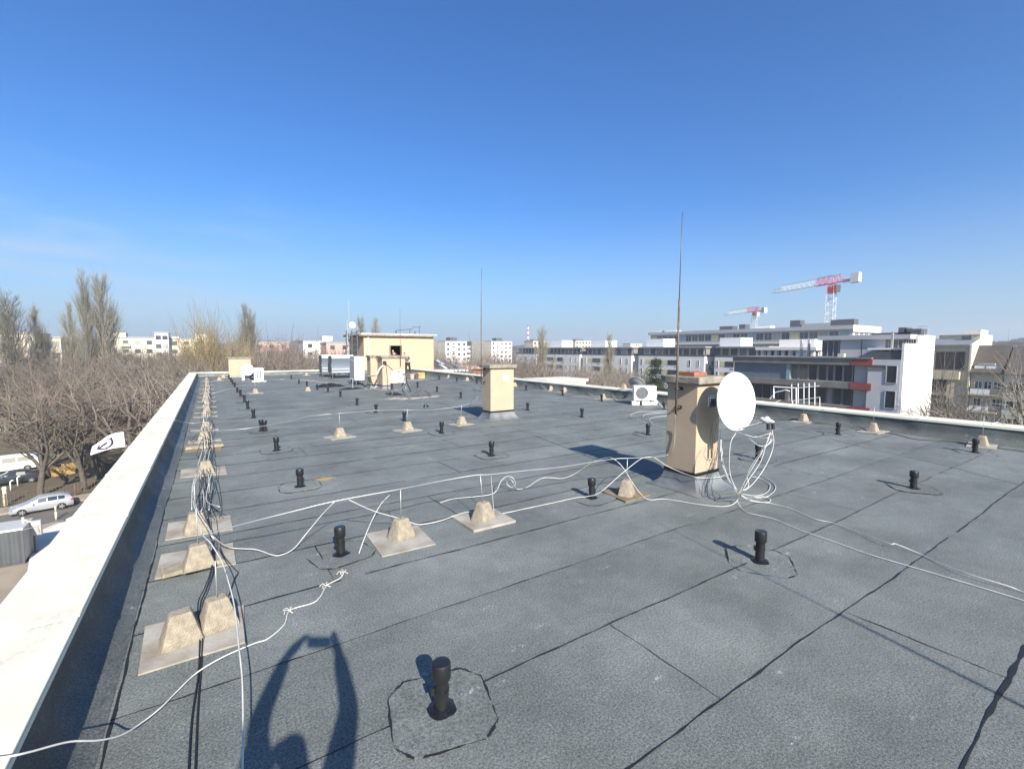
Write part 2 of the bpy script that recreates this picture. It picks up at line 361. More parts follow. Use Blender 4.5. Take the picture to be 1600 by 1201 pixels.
for k in range(-4, 30): ribbon((-.72, .63+k*1.03), (-.53, .61+k*1.03), .004, .012, seed=400+k)
for k in range(0, 30): ribbon((XRi-.32, .2+k*1.03), (XRi-.12, .2+k*1.03), .004, .014, seed=460+k, z=.005)
so_ = sb.obj('seam', M['seam'], deck)
st = MB()
cst = G(507, 748); st.add([(cst[0]+.16*math.cos(a)*(1+.4*math.sin(3*a)), cst[1]+.09*math.sin(a)*(1+.3*math.cos(4*a)), .003) for a in np.linspace(0, 6.28, 18)[:-1]], [tuple(range(17))])
st.obj('rust_stain', M['stain'], deck)

# parapets: wall, felt upstand dressed over a fillet, sheet coping with lapped joints
def upstand(axis, at, inw, a0, a1, parent, seed):
    r = np.random.default_rng(seed); ph = r.uniform(0, 6, 6)
    P = [(0.0, .335), (.012, .25), (.02, .17), (.045, .10), (.10, .045), (.17, .012), (.215, .003)]
    n = int((a1-a0)/.12)
    def fn(u, v):
        t = a0+(a1-a0)*u; k = v*(len(P)-1); i = min(int(k), len(P)-2); f = k-i
        d = P[i][0]*(1-f)+P[i+1][0]*f; z = P[i][1]*(1-f)+P[i+1][1]*f
        bulge = (.02*math.sin(t*2.1+ph[0])+.014*math.sin(t*5.3+ph[1])+.008*math.sin(t*11+ph[2]))*math.sin(math.pi*min(1, v*1.05))
        d += bulge+.012; q = at+inw*d
        return (q, t, z) if axis == 'x' else (t, q, z)
    m = MB().grid(fn, n, 14)
    if (axis == 'x') != (inw > 0): m.f = [tuple(reversed(f)) for f in m.f]
    return m.obj('felt_upstand', M['felt_up'], parent, smooth=180)
def coping(x0, x1, y0, y1, along, parent):
    m = MB(); lip = .03
    m.box((x0, y0, ZC-.018), (x1, y1, ZC))
    if along == 'y':
        k = y0+.5
        while k < y1-.3: m.box((x0-.004, k, ZC-.01), (x1+.004, k+.07, ZC+.004)); k += 2.02
    else:
        k = x0+.9
        while k < x1-.3: m.box((k, y0-.004, ZC-.01), (k+.07, y1+.004, ZC+.004)); k += 2.02
    c = m.obj('coping', M['coping'], parent, bevel=.007)
    l = MB()
    if along == 'y': l.box((x0+.001, y0, ZC-.018-lip), (x0+.007, y1, ZC-.018)); l.box((x1-.007, y0, ZC-.018-lip), (x1-.001, y1, ZC-.018))
    else: l.box((x0, y0+.001, ZC-.018-lip), (x1, y0+.007, ZC-.018)); l.box((x0, y1-.007, ZC-.018-lip), (x1, y1-.001, ZC-.018))
    l.obj('drip_edge', M['lip'], parent); return c
pl = thing('parapet_wall', 'long white capped parapet running along the left edge of the felt roof', 'parapet', (0, 0, 0))
MB().box((XL+.05, YF, -.25), (XLi-.04, YB-.05, ZC-.02)).obj('wall', M['render2'], pl)
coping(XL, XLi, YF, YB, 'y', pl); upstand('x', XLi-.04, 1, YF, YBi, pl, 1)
pr = thing('parapet_wall', 'long white capped parapet along the right edge of the roof below the modern buildings', 'parapet', (0, 0, 0))
MB().box((XRi+.04, YF, -.25), (XR-.05, YB-.05, ZC-.02)).obj('wall', M['render2'], pr)
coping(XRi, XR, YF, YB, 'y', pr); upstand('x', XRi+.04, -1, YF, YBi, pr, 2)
pb = thing('parapet_wall', 'short white capped parapet closing the far end of the roof', 'parapet', (0, 0, 0))
MB().box((XLi-.04, YBi+.04, -.25), (XRi+.04, YB-.05, ZC-.02)).obj('wall', M['render2'], pb)
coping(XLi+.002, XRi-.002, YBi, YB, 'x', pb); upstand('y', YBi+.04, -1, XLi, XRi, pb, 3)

# ------------------------------------------------------------------ vent pipes
def vent_proto():
    t = thing('vent_pipe', 'x', 'vent pipe', (0, 0, 0), group='black vent pipes of the flat roof')
    MB().lathe([(.041, .005), (.040, .20)], 20).obj('pipe', M['black'], t, smooth=40)
    MB().lathe([(.046, .178), (.053, .19), (.053, .268), (.049, .278), (.044, .279), (.0, .278)], 22).obj('cap', M['black'], t, smooth=40)
    r = np.random.default_rng(5); m = MB(); n = 22
    m.add([(rr*math.cos(2*math.pi*i/n)*(1+q), rr*math.sin(2*math.pi*i/n)*(1+q), z) for rr, z in ((.082, .008), (.055, .022), (.038, .026)) for i, q in enumerate(r.normal(0, .05, n))],
          [(k*n+i, k*n+(i+1) % n, (k+1)*n+(i+1) % n, (k+1)*n+i) for k in range(2) for i in range(n)])
    m.obj('sealant_ring', M['bitumen'], t, smooth=180)
    # dressed square of felt with a torched, ragged edge
    oc = []
    h, c = .275, .10
    for a, b_ in ((h-c, h), (h, h-c), (h, -h+c), (h-c, -h), (-h+c, -h), (-h, -h+c), (-h, h-c), (-h+c, h)): oc.append(np.array([a, b_]))
    pts = []
    for i in range(8):
        p, q = oc[i], oc[(i+1) % 8]
        for k in range(10): pts.append(p+(q-p)*k/10)
    pts = [p*(1+r.normal(0, .006)) for p in pts]
    f = MB(); f.add([(*p, .0065) for p in pts], [tuple(reversed(range(len(pts))))]); f.v = [(x, y, z) for x, y, z in f.v]; f.obj('felt_patch', M['felt'], t)
    e = MB(); n = len(pts); ww = np.clip(.011+.008*np.sin(np.arange(n)*.5)+r.normal(0, .004, n), .003, .03)
    e.add([(*(p*(1+s*w/.55)), .009) for p, w in zip(pts, ww) for s in (1, -.4)], [(2*i, 2*((i+1) % n), 2*((i+1) % n)+1, 2*i+1) for i in range(n) if (i*7919) % 23 > 1])
    e.obj('bitumen_edge', M['seam'], t)
    c2 = MB(); c2.obox((.046, .0, .12), (.010, 0, 0), (0, .010, 0), (0, 0, .020)); c2.lathe([(.0435, .112), (.0435, .128)], 18); c2.obj('clamp', M['black'], t)
    return t
vrows = [('left', 'in the row that runs beside the left parapet', [(690, 1108), (533, 866), (469, 760), (432, 704), (408.5, 673.5), (413.5, 673.5), (396, 653), (387, 638.7), (382, 628), (376, 619), (371, 613), (367, 605), (363.5, 600.6), (361, 597), (358, 592)]),
 ('mid', 'in the second row from the left parapet', [(1187, 877), (925, 778), (768, 712), (690, 677), (632, 657.5), (587.5, 644.5), (558, 633), (532, 620), (512.5, 612), (496, 609), (479.5, 604), (467, 599), (455, 592)]),
 ('third', 'in the third row, past the satellite dish chimney', [(1427, 763), (1183.5, 717.5), (1012, 679.5), (909, 652), (824.5, 641), (720, 622), (683, 612), (652.5, 605)]),
 ('right', 'in the row beside the right parapet', [(1523, 707), (1309, 679), (1037, 639), (940, 627), (879, 618), (822, 609.5), (745, 599), (714, 596), (686, 592.5)])]
proto = vent_proto(); first = True
for row, where, pts in vrows:
    for i, (px, py) in enumerate(pts):
        p = G(px, py); lab = f'black vent pipe, {ORD[i]} to the camera {where}'
        if i == 0: lab = f'black vent pipe nearest to the camera {where}'
        rz = random.choice([0, 1.57, 3.14, -1.57])+random.uniform(-.2, .2) if i else 2.2
        if first: proto.location = p; proto.rotation_euler = (0, 0, 2.9); proto['label'] = lab; first = False
        else: o = dup(proto, p, rz, lab); o.scale = (1, 1, random.uniform(.93, 1.1)); o.rotation_euler = (random.gauss(0, .022), random.gauss(0, .022), rz)
brk = G(665, 636); t = thing('broken_vent', 'low stump of a broken black vent on the felt between the far vents', 'vent pipe', brk)
MB().lathe([(.09, .004), (.07, .05), (.055, .07), (.05, .11), (.0, .11)], 14).obj('stump', M['black'], t, smooth=50); MB().obox((.05, 0, .06), (.08, .01, -.02), (0, .02, 0), (0, 0, .015)).obj('flap', M['bitumen'], t)

# ------------------------------------------------------------------ conductor blocks, their plates and rods
def block_mesh(seed, m='conc'):
    r = np.random.default_rng(seed); b = MB(); n = 6; lv = 6
    bw, bd, tw, td, h = .125, .10, .066, .052, .205
    vs = []
    def ring(z, hw, hd):
        o = []
        for i in range(4*n):
            s, k = divmod(i, n); f = k/n*2-1
            x, y = [(f, -1), (1, f), (-f, 1), (-1, -f)][s]
            q = max(0, abs(f)-.78)/.22*.06
            o.append((x*hw*(1-q)+r.normal(0, .0011), y*hd*(1-q)+r.normal(0, .0011), z+r.normal(0, .001)))
        return o
    for k in range(lv+1):
        f = k/lv; z = .002+(h-.012)*f; g = f*1.0
        lo = 1 if k else .985
        vs += ring(z, (bw+(tw-bw)*g)*lo, (bd+(td-bd)*g)*lo)
    vs += ring(h, tw*.84, td*.82)
    N_ = 4*n; fs = [(k*N_+i, k*N_+(i+1) % N_, (k+1)*N_+(i+1) % N_, (k+1)*N_+i) for k in range(lv+1) for i in range(N_)]
    fs.append(tuple((lv+1)*N_+i for i in range(N_))); b.add(vs, fs)
    return b
BL = [block_mesh(i) for i in range(4)]
BLK = [None]*4
def conc_block(p, rz, label, group, k, rod=.34, rodtilt=0, m='conc'):
    t = thing('concrete_block', label, 'concrete block', p, rz, group)
    if BLK[k] is None:
        o = BL[k].obj('block', M[m], t, smooth=28); BLK[k] = o
    else:
        o = BLK[k].copy(); COL.objects.link(o); o.parent = t
    if rod: MB().tube([(0, 0, .18), (rodtilt*.5, 0, .18+rod*.5), (rodtilt, 0, .2+rod)], .0045, 6).obj('conductor_rod', M['alu'], t, smooth=180)
    return t
def plate(quad, label, group, m='plate', h=.012, z0=.002, lift=0):
    c = sum(quad)/4; t = MB()
    t.prism([(q[0]-c[0], q[1]-c[1]) for q in quad], z0, z0+h)
    o = t.obj('base_plate', M[m], None, bevel=.002); o.location = (c[0], c[1], 0); tag(o, label, 'plate', group); return o
def pq(*px): return [G(*p) for p in px]
def rectq(c, w, d, a):
    u = np.array([math.cos(a), math.sin(a), 0]); v = np.array([-math.sin(a), math.cos(a), 0]); c = np.array([c[0], c[1], 0])
    return [c-u*w-v*d, c+u*w-v*d, c+u*w+v*d, c-u*w+v*d]
GP, GB = 'plates under the conductor blocks', 'concrete blocks holding the lightning conductor'
# row beside the left parapet
plate(pq((215.5, 1056.6), (383, 1005), (381, 947), (227, 980)), 'large beige plate under two concrete blocks, nearest in the row along the left parapet', GP)
conc_block(G(284, 1000, .014), .12, 'pale concrete block on the left half of the nearest plate, without rod', GB, 0, rod=0)
conc_block(G(341, 976, .014), .2, 'concrete block on the right half of the nearest plate, wire rising from it', GB, 1, rod=.28)
plate(pq((241.7, 906), (369, 881.7), (364, 849), (251.7, 867.5)), 'white and tan plate under a flat slab, second in the left parapet row', GP)
ts = thing('flat_slab', 'low tan concrete slab lying under the block on the second plate of the left row', 'slab', (*G(302, 887)[:2], .0145), .15)
MB().frust([(-.24, -.11, 0), (.24, -.11, 0), (.24, .11, 0), (-.24, .11, 0)], [(-.225, -.1, .035), (.225, -.1, .035), (.225, .1, .035), (-.225, .1, .035)]).obj('slab', M['conc'], ts, bevel=.008)
conc_block(G(311, 884, .05), .1, 'concrete block standing on a flat slab, second in the row along the left parapet', GB, 2)
plate(pq((258, 845), (364, 828), (360, 806), (263, 818)), 'dark stained plate, third in the row along the left parapet', GP)
conc_block(G(307, 829, .014), .1, 'narrow concrete block on the stained third plate of the left row', GB, 3)
plate(pq((281.7, 747), (354.7, 741), (352, 729), (283, 734)), 'plate with a tan left half, fourth in the row along the left parapet', GP)
conc_block(G(322, 739.5, .014), .05, 'concrete block in front of black cables, fourth in the left row', GB, 0)
plate(pq((288, 707), (346.5, 702.5), (346.5, 693), (291, 697)), 'brown plate under a low slab, fifth in the row along the left parapet', GP, 'plate_b')
ts = thing('flat_slab', 'low cream slab on the brown fifth plate of the left row', 'slab', (*G(320, 700)[:2], .0145), .05)
MB().frust([(-.33, -.1, 0), (.33, -.1, 0), (.33, .1, 0), (-.33, .1, 0)], [(-.31, -.09, .05), (.31, -.09, .05), (.31, .09, .05), (-.31, .09, .05)]).obj('slab', M['conc'], ts, bevel=.008)
far = [(293, 347, 695, 684), (297, 343, 676, 669), (302.5, 341, 653, 649.5), (303.5, 340, 646.5, 643), (306, 339, 638, 634), (308, 338, 629, 626), (310, 337, 623, 620), (311.5, 336.5, 616, 613.5), (312, 335, 609, 607), (313, 334, 603, 601), (314, 333, 597, 595.3)]
for i, (x0, x1, yn, yf) in enumerate(far):
    a, b_, c, d = G(x0, yn), G(x1, yn), G(x1, yf), G(x0, yf); cc = (a+b_+c+d)/4
    wd = min(.36, max(.27, (b_[0]-a[0])/2)); dp = .13 if i > 1 else .15
    plate(rectq(cc, wd, dp, random.uniform(-.06, .06)), f'pale plate, {ORD[i+5]} in the row along the left parapet', GP)
    conc_block((cc[0]+random.uniform(-.03, .03), cc[1]+random.uniform(-.03, .03), .014), random.uniform(-.2, .2), f'concrete block under the cable bundle, {ORD[i+5]} in the row along the left parapet', GB, i % 4)
# first row across the middle
plate(pq((597, 871), (681, 851), (650, 820), (571, 835)), 'bright white square plate with rust marks, near the front vent pipe', GP)
conc_block(G(627, 839, .014), .3, 'yellowish block on the bright square plate, one rod holding the white wire', GB, 1, rod=.33)
plate(pq((740, 832.5), (806, 816.5), (772, 797.5), (704, 809)), 'grey square plate with a curled edge, right of the bright square plate', GP, h=.03)
conc_block(G(755, 811, .032), .35, 'weathered block holding two rods on the grey square plate', GB, 2, rod=.33, rodtilt=-.05)
tag(MB().tube([G(772, 806, .03), G(767, 741, .52)], .0045, 6).obj('conductor_rod', M['alu'], None), 'thin upright rod leaning by the weathered block with two rods', 'rod')
plate(pq((977.6, 786), (1015, 775), (985, 762), (938, 768)), 'brown board lying just left of the satellite dish chimney', GP, 'plate_b', h=.022)
conc_block(G(979, 772, .024), .5, 'grey block on the brown board beside the satellite dish chimney', GB, 3, rod=.30)
# second row across the middle, then farther ones, each on its own plate
mids = [(531, 683, .36, .30, 'left one of three plates behind the curved wire', 0), (637, 672.5, .36, .30, 'middle one of three plates behind the curved wire', 1), (721, 663, .34, .28, 'plate at the foot of the middle chimney', 2)]
for x, y, w_, d_, s, k in mids:
    p = G(x, y); plate(rectq(p, w_*.8, d_*.8, .2), f'weathered square plate, {s}', GP)
    conc_block((p[0], p[1], .014), .2, f'block with a tall rod, on the {s}', GB, k, rod=.34)
lone = [(399, 614.5, 'far block with a rod before the small dish chimney', True, .33), (481, 611, 'lone round topped block in front of a far vent, without plate', False, 0), (479, 586.5, 'far block standing before the end parapet left of the metal cabinets', True, 0), (435, 586.3, 'tiny far block by the end parapet, left of a pair', False, 0), (449, 586.2, 'tiny far block by the end parapet, right of a pair', False, 0), (342.5, 594.5, 'far block left of the small dish chimney', True, 0), (349, 590.5, 'farthest small block left of the small dish chimney', True, 0),
  (701, 590.5, 'far block right of the stairwell house, first by the right parapet', True, .3), (730, 594.5, 'far block just left of the middle chimney by the right parapet', True, .3), (804, 603.5, 'block showing just right of the middle chimney', True, 0), (860.5, 610, 'right parapet block, left of a pair behind a vent', True, .32), (882, 612.5, 'right parapet block, right of a pair behind a vent', True, .3), (942, 623.5, 'block by the right parapet left of the air conditioner', True, .32),
  (1255, 658.5, 'tall rod block by the right parapet past the big dish', True, .42), (1364, 674.5, 'block with a rod by the right parapet below the white gable', True, .42), (1534, 697, 'rod block by the right parapet near the picture edge', True, .42)]
for i, (x, y, s, hasp, rod) in enumerate(lone):
    p = G(x, y)
    if hasp: plate(rectq(p, .36 if x > 800 else .3, .22, random.uniform(-.15, .15)+.05), 'plate under the '+s, GP, h=.016)
    conc_block((p[0], p[1], .018 if hasp else .002), random.uniform(-.3, .3), s, GB, i % 4, rod=rod)
p = PX(975, 606, XRi+.3); conc_block((p[0], p[1], ZC+.001), .2, 'block standing on the white coping left of the air conditioner', GB, 1, rod=0)

# ------------------------------------------------------------------ chimneys
def chimney(name, label, x0, x1, y0, y1, zt, bz=.24, cap=.10, ov=.075, flare=.2, grille=None, brick=None):
    cx, cy = (x0+x1)/2, (y0+y1)/2
    t = thing(name, label, 'chimney', (cx, cy, 0)); hx, hy = (x1-x0)/2, (y1-y0)/2
    MB().box((-hx, -hy, bz-.02), (hx, hy, zt)).obj('shaft', M['render'], t, bevel=.006)
    # flared sheet base
    m = MB(); rings = []
    for k, (f, z) in enumerate([(1.0, .006), (.62, .03), (.33, .08), (.14, .15), (.06, bz-.03), (.04, bz)]):
        e = flare*f; rings.append([(-hx-e, -hy-e, z), (0, -hy-e*.93, z), (hx+e, -hy-e, z), (hx+e*.93, 0, z), (hx+e, hy+e, z), (0, hy+e*.93, z), (-hx-e, hy+e, z), (-hx-e*.93, 0, z)])
    n = 8; m.add(sum(rings, []), [(k*n+i, k*n+(i+1) % n, (k+1)*n+(i+1) % n, (k+1)*n+i) for k in range(5) for i in range(n)])
    m.obj('flashing', M['tin'], t, smooth=50)
    q = MB(); e = .018
    q.box((-hx-e, -hy-e, bz-.015), (hx+e, -hy+.001, bz+.03)); q.box((-hx-e, -hy+.002, bz-.015), (-hx+.001, hy+e, bz+.03)); q.box((hx-.001, -hy+.002, bz-.015), (hx+e, hy+e, bz+.03)); q.box((-hx+.002, hy-.001, bz-.015), (hx-.002, hy+e, bz+.03))
    q.obj('clamping_strip', M['bitumen'], t)
    MB().box((-hx-ov, -hy-ov, zt), (hx+ov, hy+ov, zt+cap)).obj('cap_slab', M['conc_g'], t, bevel=.012)
    if grille:
        gx, gz, gs = grille; g = MB(); s = gs/4
        g.box((gx-gs/2, -hy-.012, gz-gs/2), (gx+gs/2, -hy-.001, gz+gs/2))
        go = g.obj('vent_grille', M['white'], t); h = MB()
        for i in range(4):
            for j in range(4): h.box((gx-gs/2+s*(i+.28), -hy-.0135, gz-gs/2+s*(j+.22)), (gx-gs/2+s*(i+.72), -hy-.0125, gz-gs/2+s*(j+.78)))
        h.obj('grille_holes', M['dark'], go)
    if brick: MB().box((-.20, -.14, zt+cap), (.10, .12, zt+cap+brick)).obj('brick_flue', M['brick'], t, bevel=.006)
    return t
c1z = PX(1088, 600, 5.65)[2]; c2z = PX(768, 575.5, 6.58)[2]
C1 = chimney('chimney', 'cream rendered chimney with the big white satellite dish, nearest on the roof', 5.65, 6.19, 3.86, 4.36, c1z, grille=(.05, PY(1108, 626, 3.86)[2], .15), brick=.06)
C2 = chimney('chimney', 'cream rendered chimney in the middle of the roof with a small white grille', 6.58, 7.36, 11.03, 11.48, c2z, grille=(0.12, PY(786, 590, 11.03)[2], .17))
def rod_on(name, label, p0, z0, zmid, z1, face, brz, par=None):
    t = thing(name, label, 'lightning rod', (p0[0], p0[1], 0))
    MB().tube([(0, 0, z0), (0, 0, zmid)], .014, 8).obj('pole', M['rod'], t, smooth=180)
    MB().tube([(0, 0, zmid-.05), (.004, 0, (zmid+z1)/2), (.012, 0, z1)], [.0075, .0065, .005], 6).obj('tip', M['rodtip'], t, smooth=180)
    for z in brz:
        MB().tube([(-.01, .02, z), (face, .02, z)], .011, 6).obj('bracket', M['rod'], t); MB().obox((face-.012, .02, z), (.01, 0, 0), (0, .03, 0), (0, 0, .02)).obj('wall_plug', M['dark'], t)
    return t
q0, qm, q1 = [PX(x, y, 5.52) for x, y in ((1056, 648), (1056.5, 468), (1059, 333))]
rod_on('lightning_rod', 'tall lightning rod fixed to the near chimney with the satellite dish', q0, q0[2], qm[2], q1[2], .13, (PX(1060, 607, 5.6)[2], PX(1062, 636, 5.6)[2]))
q0, qm, q1 = [PX(x, y, 6.45) for x, y in ((752, 600), (752, 497), (752, 419))]
rod_on('lightning_rod', 'tall lightning rod fixed to the middle chimney with the small grille', q0, q0[2], qm[2], q1[2], .13, (PX(757, 577, 6.45)[2], PX(757, 597, 6.45)[2]))
# the chimney and rod behind the photographer that throw the thin shadow across the felt
chimney('chimney', 'cream rendered chimney standing behind the photographer, out of view, that throws a thin shadow', 3.3, 3.85, -3.4, -2.9, 1.55)
rod_on('lightning_rod', 'tall lightning rod behind the photographer whose thin shadow crosses the felt', (3.17, -2.95), .9, 2.7, 3.95, .13, (1.3, .95))

# satellite dishes
def dish(name, label, c, nrm, w, h, arm=.5, lnbs=2, m='dish', back=.3):
    c = np.array(c, float); z = np.array(nrm, float); z /= np.linalg.norm(z); x = np.cross((0, 0, 1), z); x /= np.linalg.norm(x); y = np.cross(z, x)
    t = thing(name, label, 'satellite dish', c)
    P = lambda a, b_, d: x*a+y*b_+z*d
    mb = MB(); n, k = 48, 8; vs = [P(0, 0, -.075)]
    for i in range(1, k+1):
        r = i/k
        for j in range(n): a = 2*math.pi*j/n; vs.append(P(w/2*r*math.cos(a), h/2*r*math.sin(a), -.075*(1-r*r)))
    fs = [(0, 1+j, 1+(j+1) % n) for j in range(n)]+[(1+(i-1)*n+j, 1+i*n+j, 1+i*n+(j+1) % n, 1+(i-1)*n+(j+1) % n) for i in range(1, k) for j in range(n)]
    B = len(vs)                                   # rolled rim, then the back skin
    for f, d in ((1.012, .004), (1.022, -.004), (1.012, -.013), (.99, -.012)):
        for j in range(n): a = 2*math.pi*j/n; vs.append(P(w/2*f*math.cos(a), h/2*f*math.sin(a), d))
    last = 1+(k-1)*n
    for rr in range(4):
        s0 = last if rr == 0 else B+(rr-1)*n; s1 = B+rr*n
        fs += [(s0+j, s1+j, s1+(j+1) % n, s0+(j+1) % n) for j in range(n)]
    C_ = len(vs); vs.append(P(0, 0, -.088)); s1 = B+3*n; fs += [(s1+j, C_, s1+(j+1) % n) for j in range(n)]
    mb.add(vs, fs); mb.obj('reflector', M[m], t, smooth=60)
    bo = MB()
    for a, b_ in ((-.05, -.30), (.05, -.30), (.03, -.02)): bo.sphere(P(a*w/.7, b_*h/.8, -.066 if abs(b_) < .1 else -.03), .006, 6, 4)
    bo.obj('bolt', M['grey'], t)
    fb = P(0, -h/2*.98, -.02); tip = P(0, -h*.16, arm) + np.array([0, 0, -.12])
    MB().tube([fb+P(0, .02, -.05), fb, tip], .011, 6).obj('feed_arm', M['dish_g' if m != 'dish' else 'alu'], t)
    for i in range(lnbs):
        o = x*(i-(lnbs-1)/2)*.085
        q = MB(); ax = (P(0, 0, 0)-tip); ax /= np.linalg.norm(ax)
        q.tube([tip+o-ax*.05, tip+o+ax*.02, tip+o+ax*.03, tip+o+ax*.06], [.022, .022, .03, .03], 10); q.tube([tip+o-ax*.04, tip+o-ax*.05+np.array([0, 0, -.08])], .022, 8, mi=1)
        q.obj('receiver', [M['white' if i else 'dish_g'], M['black']], t, smooth=50)
    MB().obox(P(0, -.02, -.15), x*.05, y*.09, z*.045).obox(P(0, -.02, -.12-(back-.05)/2-.02), x*.02, y*.02, z*(back-.05)/2).obox(P(0, -.02, -back-.03), x*.06, y*.06, z*.012).obj('mount', M['dgrey'], t)
    return t
dc = PY(1151, 627, 3.45)
nv = np.array([-math.sin(R(10)), -math.cos(R(10)), .10])
D1 = dish('satellite_dish', 'large white satellite dish on the near cream chimney', dc, nv, .70, .78, arm=.46, lnbs=2, back=.38)

# ------------------------------------------------------------------ air conditioners
def ac_unit(name, label, loc, rz, w=.80, d=.30, h=.55, fan='-y'):
    t = thing(name, label, 'air conditioner', loc, rz)
    MB().box((-w/2, -d/2, .03), (w/2, d/2, h)).obj('casing', M['white'], t, bevel=.012)
    fx = -w*.14
    m = MB(); m.lathe([(.215, 0), (.225, .012), (.20, .016), (.20, .004), (.0, .004)], 28)
    m.v = [(fx+x, -d/2-z-.001, h/2+.02+y) for x, y, z in m.v]; m.f = [tuple(reversed(f)) for f in m.f]; f = m.obj('fan_shroud', M['grille'], t, smooth=40)
    g = MB()
    for r in (.05, .09, .13, .17, .2): g.tube([(fx+r*math.cos(a), -d/2-.022, h/2+.02+r*math.sin(a)) for a in np.linspace(0, 6.2832, 25)], .003, 4)
    for a in np.linspace(0, 6.28, 17)[:-1]: g.tube([(fx+.04*math.cos(a), -d/2-.02, h/2+.02+.04*math.sin(a)), (fx+.205*math.cos(a), -d/2-.02, h/2+.02+.205*math.sin(a))], .0025, 4)
    g.obj('fan_guard', M['grey'], t)
    b = MB()
    for k in range(5):
        a = k*2*math.pi/5; b.add([(fx+r*math.cos(a+q), -d/2-.012, h/2+.02+r*math.sin(a+q)) for r, q in ((.03, 0), (.17, -.25), (.18, .3), (.04, .5))], [(0, 1, 2, 3)])
    b.obj('fan_blades', M['dgrey'], t)
    MB().box((w*.27, -d/2-.004, h*.80), (w*.44, -d/2-.001, h*.86)).obj('badge', M['dgrey'], t)
    MB().box((w*.2, -d/2-.003, h*.25), (w*.46, -d/2-.0015, h*.72)).obj('panel', M['panel2'], t)
    for s in (-1, 1): MB().box((s*w*.32-.03, -d/2-.02, 0), (s*w*.32+.03, d/2+.02, .03)).obj('foot', M['dgrey'], t)
    MB().box((w/2+.001, -.06, .12), (w/2+.05, .1, .32)).obj('valve_cover', M['white'], t, bevel=.006)
    return t
pa = G(1006, 632); a1 = ac_unit('air_conditioner', 'white air conditioner on three pale blocks by the right parapet', (pa[0], pa[1], .145), R(-36), .80, .32, .56)
for i, (dx, dy) in enumerate(((-.33, -.03), (.03, -.1), (.33, .05))):
    u = R(-36); q = (pa[0]+dx*math.cos(u)-dy*math.sin(u), pa[1]+dx*math.sin(u)+dy*math.cos(u), .001)
    o = MB().box((-.14, -.13, 0), (.14, .13, .143)).obj('paving_block', M['conc_l'], None, bevel=.01); o.location = q; o.rotation_euler = (0, 0, u)
    tag(o, ['pale paving block under the left end of the white air conditioner', 'pale paving block under the middle of the white air conditioner', 'pale paving block under the right end of the white air conditioner'][i], 'paving block', 'blocks under the air conditioner')
dish('satellite_dish', 'grey satellite dish turned away, behind the white air conditioner by the right parapet', PX(995, 598, pa[0]+.9), (.75, .3, .75), .62, .66, arm=.4, lnbs=1, m='dish_g', back=.3)
mq = PX(995, 598, pa[0]+.9); tp = thing('dish_mast', 'short steel mast carrying the grey dish behind the air conditioner', 'mast', (mq[0], mq[1], 0))
MB().tube([(0, 0, 0), (0, 0, mq[2]-.05)], .022, 8).obj('tube', M['grey'], tp, smooth=180); MB().box((-.15, -.15, 0.001), (.15, .15, .03)).obj('foot_plate', M['dgrey'], tp)

# far double chimney with its rod and unit on a stand
cz = PX(593, 559, 6.98)[2]
C3 = chimney('chimney', 'broad cream double chimney before the stairwell house, with a dark square hole', 6.98, 8.12, 21.9, 22.7, cz, cap=.10, ov=.07, flare=.22)
hp = PY(601, 567.3, 21.9); MB().box((hp[0]-7.55-.09, -.405, hp[2]-.1), (hp[0]-7.55+.09, -.401, hp[2]+.1)).obj('flue_hole', M['dark'], C3)
C4 = chimney('chimney', 'narrow cream chimney standing just behind and left of the double chimney', 6.66, 6.975, 22.75, 23.35, cz+.02, cap=.10, ov=.05, flare=.18)
q0, qm, q1 = [PY(x, y, 21.76) for x, y in ((626, 572), (626, 520), (627.3, 482))]
rod_on('lightning_rod', 'slim lightning rod on the broad double chimney before the stairwell house', q0, q0[2], qm[2], q1[2], .0, ())
sp = np.array([*G(622, 619)[:2], 0]); st_ = thing('unit_stand', 'black steel stand with splayed legs in front of the double chimney', 'stand', sp)
for s in (-1, 1):
    for e in (-1, 1): MB().tube([(s*.22, e*.12, .33), (s*.40, e*.30, .02)], .018, 5).obj('leg', M['dgrey'], st_)
MB().box((-.27, -.17, .33), (.27, .17, .56)).obj('tray_box', M['dgrey'], st_, bevel=.01)
ac_unit('air_conditioner', 'white air conditioner wrapped in cables on a black stand before the double chimney', (sp[0], sp[1], .565), R(165), .56, .36, .54)
for i, (x, y) in enumerate(((613, 623), (629, 623.5))):
    p = G(x, y); o = plate(rectq(p, .27, .16, .5), ['thin pale tile under the left legs of the black stand', 'thin pale tile under the right legs of the black stand'][i], 'tiles under the steel stands', h=.03)
s2 = np.array([*G(661, 619)[:2], 0]); st2 = thing('unit_stand', 'empty black steel stand with splayed legs right of the loaded one', 'stand', s2)
for s in (-1, 1):
    for e in (-1, 1): MB().tube([(s*.1, e*.05, .26), (s*.45, e*.3, .02)], .016, 5).obj('leg', M['dgrey'], st2)
    MB().tube([(s*.28, 0, .1), (s*.28, 0, .52)], .009, 5).obj('upright', M['rod'], st2)
MB().tube([(-.1, .05, .26), (.1, -.05, .26)], .016, 5).tube([(-.4, 0, .06), (.45, 0, .06)], .014, 5).obj('cross_bar', M['dgrey'], st2)
for i, (x, y) in enumerate(((646, 622.5), (664, 621), (676, 620))):
    plate(rectq(G(x, y), .26, .15, .45), ['thin pale tile under the left legs of the empty stand', 'thin pale tile under the middle of the empty stand', 'thin pale tile under the right legs of the empty stand'][i], 'tiles under the steel stands', h=.03)

